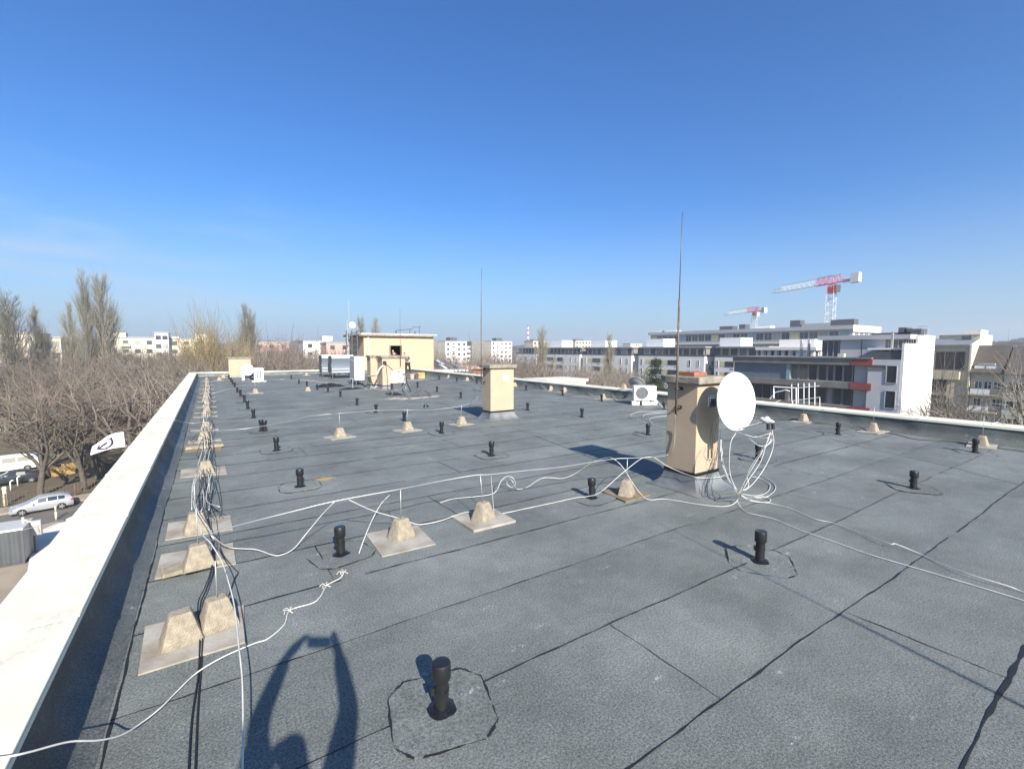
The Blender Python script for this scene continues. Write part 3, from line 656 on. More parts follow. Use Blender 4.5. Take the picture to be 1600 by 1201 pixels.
# tall white and grey plant cabinets left of the double chimney
def cabinet(label, x0, x1, y0, y1, z0, z1, hood=True):
    t = thing('plant_cabinet', label, 'cabinet', ((x0+x1)/2, (y0+y1)/2, 0), group=None); hx, hy = (x1-x0)/2, (y1-y0)/2; h = z1-z0
    if hood:
        pr_ = [(-hy, z0), (-hy, z0+.35*h), (-hy*.92, z0+.55*h), (-hy*1.25, z0+.78*h), (-hy*1.35, z1), (hy, z1), (hy, z0)]
        m = MB(); m.prof(pr_, (0, 1, 0), (0, 0, 1), (2*hx-.06, 0, 0), (-hx+.03, 0, 0)); m.obj('casing', M['panel'], t, smooth=40)
        for s in (-1, 1): MB().prof([(a*1.04, b) for a, b in pr_], (0, 1, 0), (0, 0, 1), (.028, 0, 0), (s*(hx-.014)-.014, 0, 0)).obj('side_panel', M['dgrey'], t)
        for k, zz in enumerate((z0+.04, z0+.24)): MB().box((-hx+.05, -hy-.012, zz), (hx-.05, -hy-.002, zz+.07)).obj('slat', M['panel2'], t)
        MB().box((-hx+.02, -hy*1.42, z0+.86*h), (hx-.02, -hy*1.38, z1+.02)).obj('hood', M['white'], t); MB().box((-hx, -hy*1.42, z1+.021), (hx, hy, z1+.05)).obj('lid', M['white'], t)
    else:
        MB().box((-hx, -hy, z0), (hx, hy, z1)).obj('casing', M['white'], t, bevel=.015)
        MB().box((-hx-.012, -hy+.08, z0+.12), (-hx-.001, hy-.08, z1-.2)).obj('grille', M['grey'], t)
        MB().box((-hx-.05, -hy-.03, z1), (hx+.03, hy+.03, z1+.04)).obj('lid', M['panel2'], t)
    for s in (-1, 1):
        for e in (-1, 1): MB().box((s*(hx-.08)-.025, e*(hy-.06)-.025, .0), (s*(hx-.08)+.025, e*(hy-.06)+.025, z0)).obj('leg', M['dgrey'], t)
    return t
q = G(562, 602); zc = 1.58
cabinet('plain white plant cabinet on legs, close to the double chimney', q[0]-.25, q[0]+.27, q[1], q[1]+1.1, .30, zc, False)
q = G(518, 591.5); cabinet('grey plant cabinet with a white curved hood, right of two beside the white cabinet', q[0], q[0]+1.45, q[1], q[1]+.9, .38, 1.55)
q = G(505, 590); cabinet('grey plant cabinet with a white curved hood, left of two and farthest from the chimney', q[0], q[0]+1.0, q[1]+.5, q[1]+1.3, .38, 1.55)
t = thing('black_bag', 'heap of black plastic sheet lying on the felt left of the white cabinet', 'bag', G(516, 604)); m = MB()
m.grid(lambda u, v: ((u-.5)*1.5, (v-.5)*.7, .16*max(0, math.sin(math.pi*u)*math.sin(math.pi*v))*(1+.5*math.sin(u*19+v*7))+.004), 24, 10); m.obj('sheet', M['blackc'], t, smooth=180)
t = thing('black_bag', 'flat black sheet with white marks spread under the white cabinet', 'bag', G(551, 607.5)); m = MB()
m.grid(lambda u, v: ((u-.5)*1.3, (v-.5)*.7, .06*max(0, math.sin(math.pi*u)*math.sin(math.pi*v))*(1+.7*math.sin(u*13+v*9))+.004), 20, 10); m.obj('sheet', M['blackc'], t, smooth=180)
MB().tube([(0, 0, .0), (.02, 0, .5)], .018, 6).obj('pipe_stub', M['grey'], t)

# far left chimney with a dish, pipe and air conditioner
q = G(377, 590.2); cz4 = PY(377, 560, q[1])[2]
C5 = chimney('chimney', 'small cream chimney near the far left corner of the roof', q[0]-.72, q[0]+.62, q[1], q[1]+.7, cz4, cap=.09, ov=.07, flare=.1, bz=.12)
d5 = PY(386.5, 577.5, q[1]-.9); dish('satellite_dish', 'white satellite dish standing before the small far left chimney', d5, (-.2, -.95, .15), .74, .80, arm=.4, lnbs=1, back=.25)
t = thing('dish_mast', 'short white post under the dish by the small far left chimney', 'mast', (d5[0], d5[1]+.3, 0)); MB().tube([(0, 0, 0), (0, 0, d5[2]-.05)], .04, 8).obj('tube', M['grey'], t, smooth=180); MB().box((-.2, -.2, .001), (.2, .2, .04)).obj('foot_plate', M['dgrey'], t)
t = thing('white_pipe', 'white plastic pipe standing left of the far satellite dish', 'pipe', G(380.5, 595)); MB().lathe([(.085, 0), (.08, .55), (.07, .62), (.0, .62)], 12).obj('tube', M['white'], t, smooth=50); MB().lathe([(.14, .001), (.1, .04), (.0, .04)], 12).obj('collar', M['dgrey'], t)
q = G(404.5, 596); a5 = ac_unit('air_conditioner', 'narrow white air conditioner seen end on, right of the far satellite dish', (q[0], q[1], .07), R(88), .8, .5, .78)
m = MB()
for k in range(3): m.box((-.412, -.12+k*.09, .18), (-.401, -.06+k*.09, .66))
m.obj('end_slots', M['dgrey'], a5)
o = MB().box((-.38, -.35, .001), (.38, .35, .068)).obj('paving_block', M['conc_l'], None, bevel=.01); o.location = (q[0], q[1], 0); tag(o, 'pale slab under the narrow far air conditioner', 'paving block')
t = thing('black_bag', 'small black bag on the felt between the far dish and air conditioner', 'bag', G(396, 593)); MB().sphere((0, 0, .14), .22, 10, 7, sc=(1.1, .8, .7)).obj('sheet', M['blackc'], t, smooth=180)

# ------------------------------------------------------------------ wires and cables on the roof
def cable(name, label, pts, r=.0055, m='white_cable', step=6, wob=0.0, cat='cable'):
    P = []
    for p in pts:
        if isinstance(p, np.ndarray): P.append(p)
        elif p[0] == 'Y': P.append(PY(p[1], p[2], p[3]))
        elif p[0] == 'X': P.append(PX(p[1], p[2], p[3]))
        else: P.append(G(p[0], p[1], p[2]))
    s = spline(P, step)
    if wob: s = [q+np.array([math.sin(i*.9)*wob, math.cos(i*1.3)*wob, abs(math.sin(i*.7))*wob*.5]) for i, q in enumerate(s)]
    o = MB().tube(s, r*.78, 6).obj(name, M[m], None, smooth=180); return tag(o, label, cat)
fl = .012
cable('conductor_wire', 'long white wire held on rods from the left row to the near chimney', [(327, 835, .28), (362, 823, .34), (400, 813, .40), (460, 798, .46), (523, 782.7, .50), (624, 764, .53), (690, 751, .52), (742.5, 742, .54), (766, 741, .53), (820, 735, .52), (880, 729, .5), (952, 717.5, .5), (985, 715.5, .50), (1020, 714, .48), ('X', 1041, 711, 5.60), ('X', 1049, 706, 5.625), ('X', 1053.5, 694, 5.63), ('X', 1054.5, 670, 5.63), ('X', 1055, 648, 5.55)], .007, 'alu')
cable('white_cable', 'white cable drooping over the square plates and around the near chimney to the dish receiver', [(542, 779, .5), (584, 798, .30), (626, 810, .14), (648, 818, .05), (662, 818.6, .03), (689, 813, .03), (723, 801, .05), (738.6, 799.7, .05), (767, 801.5, .03), (788.5, 801, fl), (820, 794.5, fl), (860, 786, fl), (900, 777.5, .02), (919, 775, .04), (937.5, 769, .1), (970, 741, .34), (997.5, 719, .48), (1010, 714, .49), (1022.5, 715, .46), ('X', 1042, 727.5, 5.5), ('X', 1068, 739, 5.58), ('Y', 1090, 745.5, 3.78), ('Y', 1115, 746, 3.78), ('Y', 1132, 742.5, 3.72), ('Y', 1150, 735, 3.55), ('Y', 1162, 722, 3.4), ('Y', 1182, 708, 3.2), ('Y', 1197, 698, 3.05), ('Y', 1203, 676, 2.98)])
cable('white_cable', 'white cable with a small upright curl behind the weathered block, crossing before the brown board', [(687.5, 785, fl), (707.5, 779, fl), (737.5, 776, .03), (765, 772.5, .04), (776, 766, .08), (782.5, 752, .16), (791, 744.5, .22), (800, 745.5, .22), (805.5, 755, .12), (799, 761, .05), (792, 755, .10), (794, 747, .2), (801, 752, .2), (806, 762, .06), (812, 764, .03), (825, 760, .02), (845, 747.5, .05), (862, 746, .05), (880, 747, .05), (900, 739, .12), (925, 722, .34), (947.5, 715, .45), (957.5, 716, .47), (972.5, 729, .36), (987.5, 752.5, .16), (1000, 770, .05), (1012.5, 780, fl), (1040, 779.5, fl), (1082, 786, fl), (1102.5, 789, fl), (1130, 791, fl), (1145, 787.5, .03), (1152.5, 781, .06), ('Y', 1155, 772, 3.2), ('Y', 1162, 755, 3.15), ('Y', 1176, 730, 3.05), ('Y', 1194, 700, 3.0), ('Y', 1204, 676, 2.98)])
cable('white_cable', 'white cable sagging from the long wire to the felt beside the left row', [(523, 783, .5), (502, 805, .33), (476, 836.5, .12), (458, 857.5, .04), (439, 866.7, fl), (426, 866.7, fl), (410, 861, .02), (395, 857.5, .03), (365, 856, .04), (350, 851, .12), (332, 837, .27)])
cable('white_cable', 'short stiff white cable end sticking up beside the front vent pipe', [(561, 864, fl), (564, 855, .05), (572.5, 832.5, .14), (582.5, 810, .22), (595, 787.5, .31), (609, 772.5, .36)])
cable('white_cable', 'frayed white cable end with knots running from the front vent to the left parapet', [(533, 888, fl), (537, 893, .03), (531, 903, fl), (511, 914, fl), (500, 932, fl), (487.5, 942, fl), (453, 953, fl), (444, 975, fl), (419, 997, fl), (397, 1004.7, .02), (350, 1025, .03), (308, 1050, .02), (276, 1080, .02), (250.6, 1105.5, .03), (220.5, 1129, .05), (190.5, 1147, .10), (155, 1155.6, .18), (108, 1158, .28), (50, 1173, .36), (15, 1180.7, .392), (-40, 1188, .392)], .0058)
for i, (x, y) in enumerate(((535, 896), (509, 916), (452, 955))):
    a = G(x, y); b_ = MB()
    for k in range(5): q = k*1.3+i; b_.tube([a+(0, 0, .01), a+np.array([.03*math.cos(q), .03*math.sin(q), .022]), a+np.array([.05*math.cos(q+.5), .05*math.sin(q+.5), .006])], .003, 4)
    tag(b_.obj('frayed_knot', M['white_cable'], None), ['frayed white tuft at the end of the knotted cable near the front vent', 'frayed white knot in the cable just below the tuft near the front vent', 'frayed white knot in the cable above the shadow of raised arms'][i], 'knot')
cable('white_cable', 'white cable passing right of the nearest two blocks and out of the picture below', [(304, 745, .25), (300, 770, .2), (309, 812, .28), (316.7, 835, .27), (328, 846.7, .27), (338, 861.7, .24), (346.5, 877, .22), (354.6, 900, .22), (366, 945, .20), (373, 1008, .20), (378.5, 1063, .19), (379.7, 1150, .16), (378, 1230, .13)], .006)
cable('white_cable', 'thin white cable looping over the third block of the left row', [(306.7, 735, .26), (303, 770, .26), (308, 795, .27), (316.7, 813, .27), (326.7, 828, .26), (333, 840, .26), (351.7, 852, .06), (362, 856, .03)], .005)
cable('white_cable', 'thin white cable hanging down onto the top of the third block of the left row', [(322, 722, .26), (309, 745, .28), (300.5, 768, .26), (299.5, 796, .21)], .005)
cable('black_cable', 'black cable between the two nearest blocks, left of its twin', [(333, 845, .10), (330, 887.5, .06), (320, 917, .05), (309.5, 942.6, .05), (312, 987, .03), (310, 1050, fl), (299.5, 1125, fl), (293, 1230, fl)], .006, 'blackc')
cable('black_cable', 'black cable between the two nearest blocks, right of its twin', [(335, 845, .11), (331.5, 888, .06), (322, 920, .05), (313, 945, .04), (316, 990, .03), (315, 1030, fl), (309, 1110, fl), (304, 1230, fl)], .006, 'blackc')
cable('black_cable', 'black cable crossing the second plate of the left row, tied, near end a drawn shadow', [(329, 800, .2), (332, 830, .2), (345, 860, .05), (356, 876, .03), (368, 890, .015), (372, 894, .015), (366, 906, .015), (358, 930, .012)], .005, 'blackc')  # near end traces a cast shadow, drawn as black cable
# the cable bundle that follows the block row to the far end
rowpts = [G(320, 837), G(320, 741), G(320, 701), G(321, 671), G(322, 651), G(323, 636), G(323, 621.5), G(323.5, 607.5), G(323.5, 596)]
def rowx(y):
    ys = [p[1] for p in rowpts]; return float(np.interp(y, ys, [p[0] for p in rowpts]))
for k in range(9):
    rr = np.random.default_rng(90+k); wht = k in (1, 4, 7); off = (k-4)*.026+.03; pts = []; y = 5.9+.1*rr.random(); j = 0
    while y < 36:
        base = .23 if j % 2 == 0 else .05+.05*rr.random()
        pts.append(np.array([rowx(y)+off+(rr.normal(0, .035 if j % 2 == 0 else .07)), y, base*(1.0 if wht else .8)+.012])); y += .62+.5*rr.random(); j += 1
    cable('white_cable' if wht else 'black_cable', ('white' if wht else 'black')+' cable in the bundle along the left block row, '+['outermost on the parapet side', 'second from the parapet side', 'third from the parapet side', 'fourth from the parapet side', 'in the middle of the tangle', 'fourth from the roof side', 'third from the roof side', 'second from the roof side', 'outermost on the roof side'][k], pts, .0055, 'white_cable' if wht else 'blackc', 5)
cable('white_cable', 'nearer of two white cables running from the chimney loops to the right edge', [(1152, 781, .05), (1157.5, 792.5, fl), (1170, 801, fl), (1207.5, 810, fl), (1250, 827.5, fl), (1307.5, 847.5, fl), (1360, 866, fl), (1450, 892.5, fl), (1550, 922.5, fl), (1600, 938, fl), (1680, 965, fl)])
cable('white_cable', 'farther of two white cables running from the chimney loops to the right edge', [(1154, 768, .2), (1161, 775, .06), (1175, 782.5, .03), (1204, 786, fl), (1237.5, 795, fl), (1272.5, 810, fl), (1302.5, 817, fl), (1350, 834, .03), (1390, 849, .05), (1400, 849.5, .05), (1437.5, 865, fl), (1475, 882.5, .02), (1525, 900, .04), (1575, 915, .03), (1600, 925, fl), (1680, 958, fl)])
cable('grey_cable', 'thin grey cable lying straight across the felt toward the right edge', [(1150, 655, fl), (1227.5, 667.5, fl), (1275, 677.5, fl), (1320, 691, fl), (1392.5, 707.5, fl), (1475, 726, fl), (1550, 746, fl), (1600, 757.5, fl), (1700, 782, fl)], .005, 'alu')
cable('black_cable', 'black cable lying along the foot of the right parapet past three blocks', [(1140, 652, fl), (1200, 654, fl), (1282, 661, fl), (1330, 666, fl), (1395, 677.5, fl), (1425, 685, fl), (1450, 687.5, fl), (1492, 690, fl), (1562, 700, fl), (1600, 705, fl), (1700, 720, fl)], .009, 'blackc')
cable('white_cable', 'thick white cable hanging over the right coping near the right picture edge', [(1550, 662, .392), (1560, 659.5, .42), (1572, 666, .36), (1578, 680, .15), (1585, 688, .03), (1600, 697, fl), (1650, 715, fl)], .008)
for i, pts in enumerate(([(1042, 642, .02), (1022.6, 643, .02), (999, 643, .02), (985.5, 648, fl), (990, 654.5, fl), (1021.5, 664.6, fl), (1045, 672, fl)], [(1046, 644, .02), (1012.5, 646.6, .02), (1004.6, 651, fl), (1012, 657, fl), (1017, 660, fl), (1021.5, 664.6, fl)], [(1048, 649, .02), (1021.5, 652, fl), (1014.7, 655.6, fl), (1019, 661, fl)])):
    cable('white_cable', ['outer', 'middle', 'inner'][i]+' white cable loop on the felt left of the near chimney', pts, .007)
cable('conductor_wire', 'curved white wire on rods crossing the roof from the left row to the middle chimney', [(296, 675, .2), (340, 673, .35), (387.5, 669, .40), (435, 661, .42), (480, 651, .44), (517.5, 646.5, .46), (531, 645.5, .5), (587.5, 641, .48), (635, 640.5, .5), (680, 639.5, .45), (721, 634, .5), (735, 629.5, .55), ('X', 745, 623, 6.50), ('X', 749, 610, 6.52), ('X', 753, 600, 6.47)], .008, 'alu')
cable('conductor_wire', 'far thin white wire crossing the roof toward the white plant cabinet', [(330, 615, .2), (360, 607.5, .35), (395, 599, .5), (420, 594, .5), (440, 592.5, .5), (475, 594, .45), (515, 597.5, .3), (550, 597.5, .25)], .009, 'alu')
cable('white_cable', 'white cable running from the left coping to the cable bundle', [(250, 652, .39), (273, 656, .385), (286.7, 659, .2), (303, 661, .12), (318, 658.7, .2)], .006)
cable('black_cable', 'dark cable curving over the far felt toward the middle chimney', [(660, 593, fl), (690, 596, fl), (720, 600, fl), (742, 608, .05), ('X', 751, 612, 6.5)], .007, 'blackc')
for i, pts in enumerate(([(828, 592, .385), (838, 600, .2), (846, 607, .03), (862, 611, fl)], [(834, 592.5, .385), (846, 602, .2), (856, 608.5, .03), (868, 612, fl)], [(903, 600, .385), (908, 605, .2), (920, 615, .03), (938, 620, fl)], [(907, 600.5, .385), (914, 608, .2), (926, 618, .03), (944, 621, fl)], [(948, 606, .385), (953, 612, .2), (964, 625, .02)], [(870, 606, .1), (892, 602, .3), (903, 600, .385)], [(735, 586, .385), (745, 594, .05)], [(1020, 618, .5), (1028, 628, .3), (1036, 637, .05)], [(966, 603, .39), (968, 615, .05), (973, 618, .03), (976, 611, .2), (974, 605, .39)], [(1220, 625, .44), (1208, 630, .39), (1203, 637, .2), (1193, 642, .06), (1180, 642.5, .05)])):
    cable('white_cable', ['white cable over the right coping, leftmost of a pair nearest the middle chimney', 'white cable over the right coping, right one of a pair nearest the middle chimney', 'white cable over the right coping, left one of a pair before the blocks', 'white cable over the right coping, right one of a pair before the blocks', 'single white cable dropping from the right coping left of the air conditioner', 'white wire from a block up to the right coping', 'thin white cable over the coping beside the far end of the right parapet', 'white wrapped pipe from the air conditioner down to a vent', 'white cable loop on the coping left of the air conditioner', 'white cable coming over the right coping past the big dish'][i], pts, .009 if i != 7 else .022)
cable('black_cable', 'black cables running from the square flue hole to the unit on the black stand', [('Y', 603, 569, 21.86), ('Y', 608, 573, 21.2), ('Y', 614, 578.5, 20.2), ('Y', 620, 580, 19.0), ('Y', 626, 581, 18.7), ('Y', 634, 586, 18.7), ('Y', 636, 598, 18.7), (642, 611, fl)], .022, 'blackc')
cable('wrapped_pipe', 'pale wrapped pipe bending down the double chimney to the white cabinet', [('Y', 600, 571, 21.85), ('Y', 594, 575, 21.8), ('Y', 590, 582, 21.8), ('Y', 587, 585.5, 21.8), ('Y', 579, 587.5, 22.6), ('Y', 570, 589, 24.5)], .05, 'pipewrap', cat='pipe')
cable('black_cable', 'black cable looped over the front of the unit on the black stand', [('Y', 617, 583, 18.62), ('Y', 621, 590, 18.6), ('Y', 626, 592, 18.6), ('Y', 630, 584, 18.6), ('Y', 632, 594, 18.6), ('Y', 628, 599, 18.6)], .018, 'blackc')
# loops under the big dish: each hangs from the receiver or the chimney side
loops = [
 ('outermost white loop lying on the felt right of the near chimney', [('Y', 1126, 686, 3.80), ('Y', 1126, 713, 3.78), ('Y', 1132, 735.5, 3.6), ('Y', 1143, 756, 3.3), (1154, 769, .05), (1170, 779, .02), (1188, 784, fl), (1201, 784, fl), (1204, 779.5, .02), (1196, 776, .03), (1178, 776, .06)]),
 ('wide white loop from the dish bottom round on the felt', [('Y', 1150, 676, 3.3), ('Y', 1142, 690.5, 3.3), ('Y', 1139.6, 717.5, 3.3), ('Y', 1140.8, 740, 3.3), ('Y', 1147.5, 758, 3.2), (1158.8, 773.8, .03), (1179, 778, fl), (1199, 775, fl), (1211.6, 763.6, fl), (1208, 753.5, .015), (1192.5, 743, .02), (1181, 737, .03)]),
 ('short white cable swinging from the receiver back under the dish', [('Y', 1207, 672.5, 2.97), ('Y', 1207, 686, 2.97), ('Y', 1199, 695, 3.0), ('Y', 1186, 696, 3.05), ('Y', 1174.5, 688, 3.15), ('Y', 1168, 683, 3.25)]),
 ('white cable hanging from the receiver straight to the felt', [('Y', 1204, 675, 2.98), ('Y', 1197, 695, 2.98), ('Y', 1188, 722, 3.0), ('Y', 1170, 749, 3.05), ('Y', 1159, 768, 3.1), (1152, 781, .05)]),
 ('thin white cable strung from the receiver to the dish bottom', [('Y', 1201.5, 677, 2.98), ('Y', 1181, 682.6, 3.1), ('Y', 1165, 679, 3.2), ('Y', 1152, 675, 3.35)]),
 ('thin white cable sagging just under the feed arm', [('Y', 1200, 684, 2.98), ('Y', 1185, 683, 3.1), ('Y', 1172, 677, 3.2), ('Y', 1161, 670, 3.3)]),
 ('white cable looped back from the receiver to the bundle by the chimney', [('Y', 1206, 676, 2.99), ('Y', 1203, 690, 2.99), ('Y', 1192, 702, 3.02), ('Y', 1182, 715, 3.1), ('Y', 1168, 740, 3.2), ('Y', 1170, 756, 3.15), ('Y', 1165.5, 763.6, 3.1), ('Y', 1154, 766, 3.15), ('Y', 1143, 756, 3.3), ('Y', 1132, 730, 3.6), ('Y', 1127, 705, 3.79)]),
 ('white cable down the corner of the near chimney', [('Y', 1121, 652, 3.82), ('Y', 1116, 663, 3.8), ('Y', 1117, 678, 3.8), ('Y', 1125, 684, 3.7), ('Y', 1134, 688, 3.6)]),
 ('white cable bowed out from the near chimney corner beside its neighbours', [('Y', 1127, 686, 3.81), ('Y', 1127.5, 716, 3.75), ('Y', 1135, 742, 3.5), ('Y', 1148, 762, 3.2), (1161, 775, .05)]),
]
loops += [
 ('second white loop lying on the felt, inside the wide loop right of the near chimney', [('Y', 1128, 700, 3.75), ('Y', 1131, 725, 3.6), ('Y', 1138, 748, 3.35), ('Y', 1150, 763, 3.15), (1163, 772, .04), (1184, 774, fl), (1199, 768, fl), (1203, 757, .015), (1190, 748, .02), (1174, 744, .03)]),
 ('thin white cable falling from the receiver in a wide bow to the bundle', [('Y', 1207, 675, 2.97), ('Y', 1209, 692, 2.95), ('Y', 1203, 714, 2.95), ('Y', 1190, 738, 2.97), ('Y', 1176, 756, 3.0), ('Y', 1162, 768, 3.05), (1153, 779, .05)]),
 ('thin white cable hugging the corner of the near chimney, next to the bowed one', [('Y', 1125.5, 672, 3.81), ('Y', 1126.5, 705, 3.8), ('Y', 1129, 728, 3.7), ('Y', 1139, 752, 3.4), ('Y', 1152, 769, 3.15), (1168, 780, .03), (1180, 782, fl)])]
for lab, pts in loops: cable('white_cable', lab, pts, .0055)
t = MB()
for k in range(3):
    x = 1111+k*3.2; t.tube(spline([PY(x+2, 662, 3.84), PY(x-1, 690, 3.835), PY(x+2, 715, 3.84), PY(x-2, 738, 3.83)], 6), .0022, 4)
tag(t.obj('thin_wires', M['blackc'], None), 'thin dark wires dangling down the sunlit face of the near chimney', 'wires')

# ------------------------------------------------------------------ stairwell house at the far end
HY, HX0, HX1 = 37.9, PY(568.5, 547, 37.9)[0], PY(677.3, 547, 37.9)[0]
hz = PY(620, 525.5, HY)[2]; ox0, ox1 = PY(610, 547, HY)[0], PY(628, 547, HY)[0]; oz1, oz0 = PY(619, 539.8, HY)[2], PY(619, 555.2, HY)[2]
hs = thing('stairwell_house', 'cream rendered stairwell house at the far end of the roof with an open dark hatch', 'roof house', (HX0, HY, 0)); w_ = HX1-HX0; dp = 4.6
m = MB(); a0, a1 = ox0-HX0, ox1-HX0
m.box((0, 0, GZ), (a0, .25, hz)).box((a1, 0, GZ), (w_, .25, hz)).box((a0+.001, .0, GZ), (a1-.001, .25, oz0)).box((a0+.001, .0, oz1), (a1-.001, .25, hz))
m.box((0, .251, GZ), (.25, dp, hz)).box((w_-.25, .251, GZ), (w_, dp, hz)).box((.251, dp-.25, GZ), (w_-.251, dp, hz)); m.obj('wall', M['render2'], hs)
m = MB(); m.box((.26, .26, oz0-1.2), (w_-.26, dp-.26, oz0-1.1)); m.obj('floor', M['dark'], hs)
m = MB(); m.box((.255, dp-.30, 0), (w_-.255, dp-.26, hz)); m.box((.252, .3, 0), (.27, dp-.3, hz)); m.obj('inner_wall', M['dark'], hs)  # inner faces coloured dark so the hatch reads as unlit
m = MB(); m.box((-.45, -.28, hz), (w_+.15, dp+.2, hz+.14)); r_ = m.obj('roof_slab', M['conc_g'], hs)
MB().box((-.5, -.33, hz+.141), (w_+.2, dp+.25, hz+.20)).obj('roof_edge', M['white'], r_)
MB().box((a0-.12, -.05, oz0), (a0-.0, .001, oz1)).obj('hatch_frame', M['conc_g'], hs)
m = MB(); m.tube([(.35, -.06, -.0), (.35, -.06, hz)], .05, 8); m.obj('downpipe', M['conc_l'], hs)
MB().box((-.02, -.03, 0), (w_-2.5, -.003, .32)).obj('plinth', M['tin'], hs)
for x in (2.9, 4.6):
    MB().tube([(x, .5, hz+.2), (x, .5, hz+.5)], .06, 6).obj('roof_vent', M['dgrey'], hs)
# steel aerial frame and dish left of it
af = thing('aerial_frame', 'dark steel lattice frame with ladder leaning at the left wall of the stairwell house', 'steel frame', (HX0-1.5, HY-.3, 0)); m = MB()
for x in (0, .45, .9): m.tube([(x, 0, 0), (x*.9+.1, 0, 3.5)], .05, 5)
for z in np.linspace(.4, 3.2, 7): m.tube([(0, 0, z), (.9, 0, z+.15)], .03, 4)
m.tube([(-.7, -.1, 0), (.2, 0, 2.4)], .045, 5).tube([(.9, 0, 0), (.2, .1, 3.0)], .04, 5).tube([(.2, 0, 3.0), (1.2, 0, 3.3)], .05, 5); m.obj('lattice', M['dgrey'], af)
m = MB(); m.tube([(.15, 0, 1.0), (.15, 0, 4.3)], .035, 6).tube([(.1, 0, 3.6), (1.1, .1, 3.7)], .02, 5).tube([(.3, 0, 2.9), (.3, 0, 5.9)], .02, 5); m.obj('mast', M['grey'], af)
dd = PY(550.5, 507.7, HY-.3); dish('satellite_dish', 'small round white dish high on the aerial frame above the stairwell house', dd, (.12, -.98, .15), .5, .5, arm=.3, lnbs=1, back=.3)
an = thing('yagi_aerial', 'thin dark yagi aerial on the roof of the stairwell house', 'aerial', (HX1-1.6, HY+1.5, hz+.2)); m = MB()
m.tube([(0, 0, 0), (0, 0, .55)], .03, 5).tube([(-1.3, 0, .35), (.3, 0, .55)], .022, 4)
for x in np.linspace(-1.2, .2, 7): m.tube([(x, -.3, .36+.12*(x+1.3)), (x, .3, .36+.12*(x+1.3))], .015, 4)
m.obj('rods', M['rodtip'], an)
an2 = thing('yagi_aerial', 'small dark aerial at the right end of the stairwell house roof', 'aerial', (HX1-.9, HY+1.0, hz+.2)); m = MB()
m.tube([(0, 0, 0), (0, 0, .75)], .03, 5).tube([(-.7, 0, .68), (.15, 0, .74)], .02, 4).tube([(-.5, -.2, .68), (-.5, .2, .68)], .014, 4).tube([(-.1, -.2, .72), (-.1, .2, .72)], .014, 4); m.obj('rods', M['rodtip'], an2)
# tools and bricks on the felt beside the house
for x, y, lab, col, sz, nm in ((644, 592, 'reddish bucket on the felt right of the standing person', 'pinkb', .17, 'bucket'), (651, 592, 'dark bucket next to the reddish bucket by the stairwell house', 'dgrey', .15, 'bucket')):
    t = thing(nm, lab, 'bucket', G(x, y)); MB().lathe([(sz*.75, 0), (sz, sz*1.9), (sz*1.06, sz*1.9), (sz*1.06, sz*2), (sz*.92, sz*2), (sz*.7, .03), (0, .03)], 14).obj('body', M[col], t, smooth=50); MB().tube([(sz*math.cos(a), .0, sz*1.9+sz*.9*math.sin(a)) for a in np.linspace(0, math.pi, 9)], .008, 5).obj('handle', M['grey'], t)
bx = thing('crate', 'tan crate standing on the felt between buckets and the right parapet', 'crate', G(657, 591)); MB().box((-.24, -.2, 0), (.24, .2, .04)).box((-.24, -.2, .04), (-.21, .2, .42)).box((.21, -.2, .04), (.24, .2, .42)).box((-.21, -.2, .04), (.21, -.17, .42)).box((-.21, .17, .04), (.21, .2, .42)).obj('body', M['wood'], bx)
plate(rectq(G(648, 593.5), .9, .25, .03), 'long pale board under the buckets by the stairwell house', 'boards by the stairwell house')

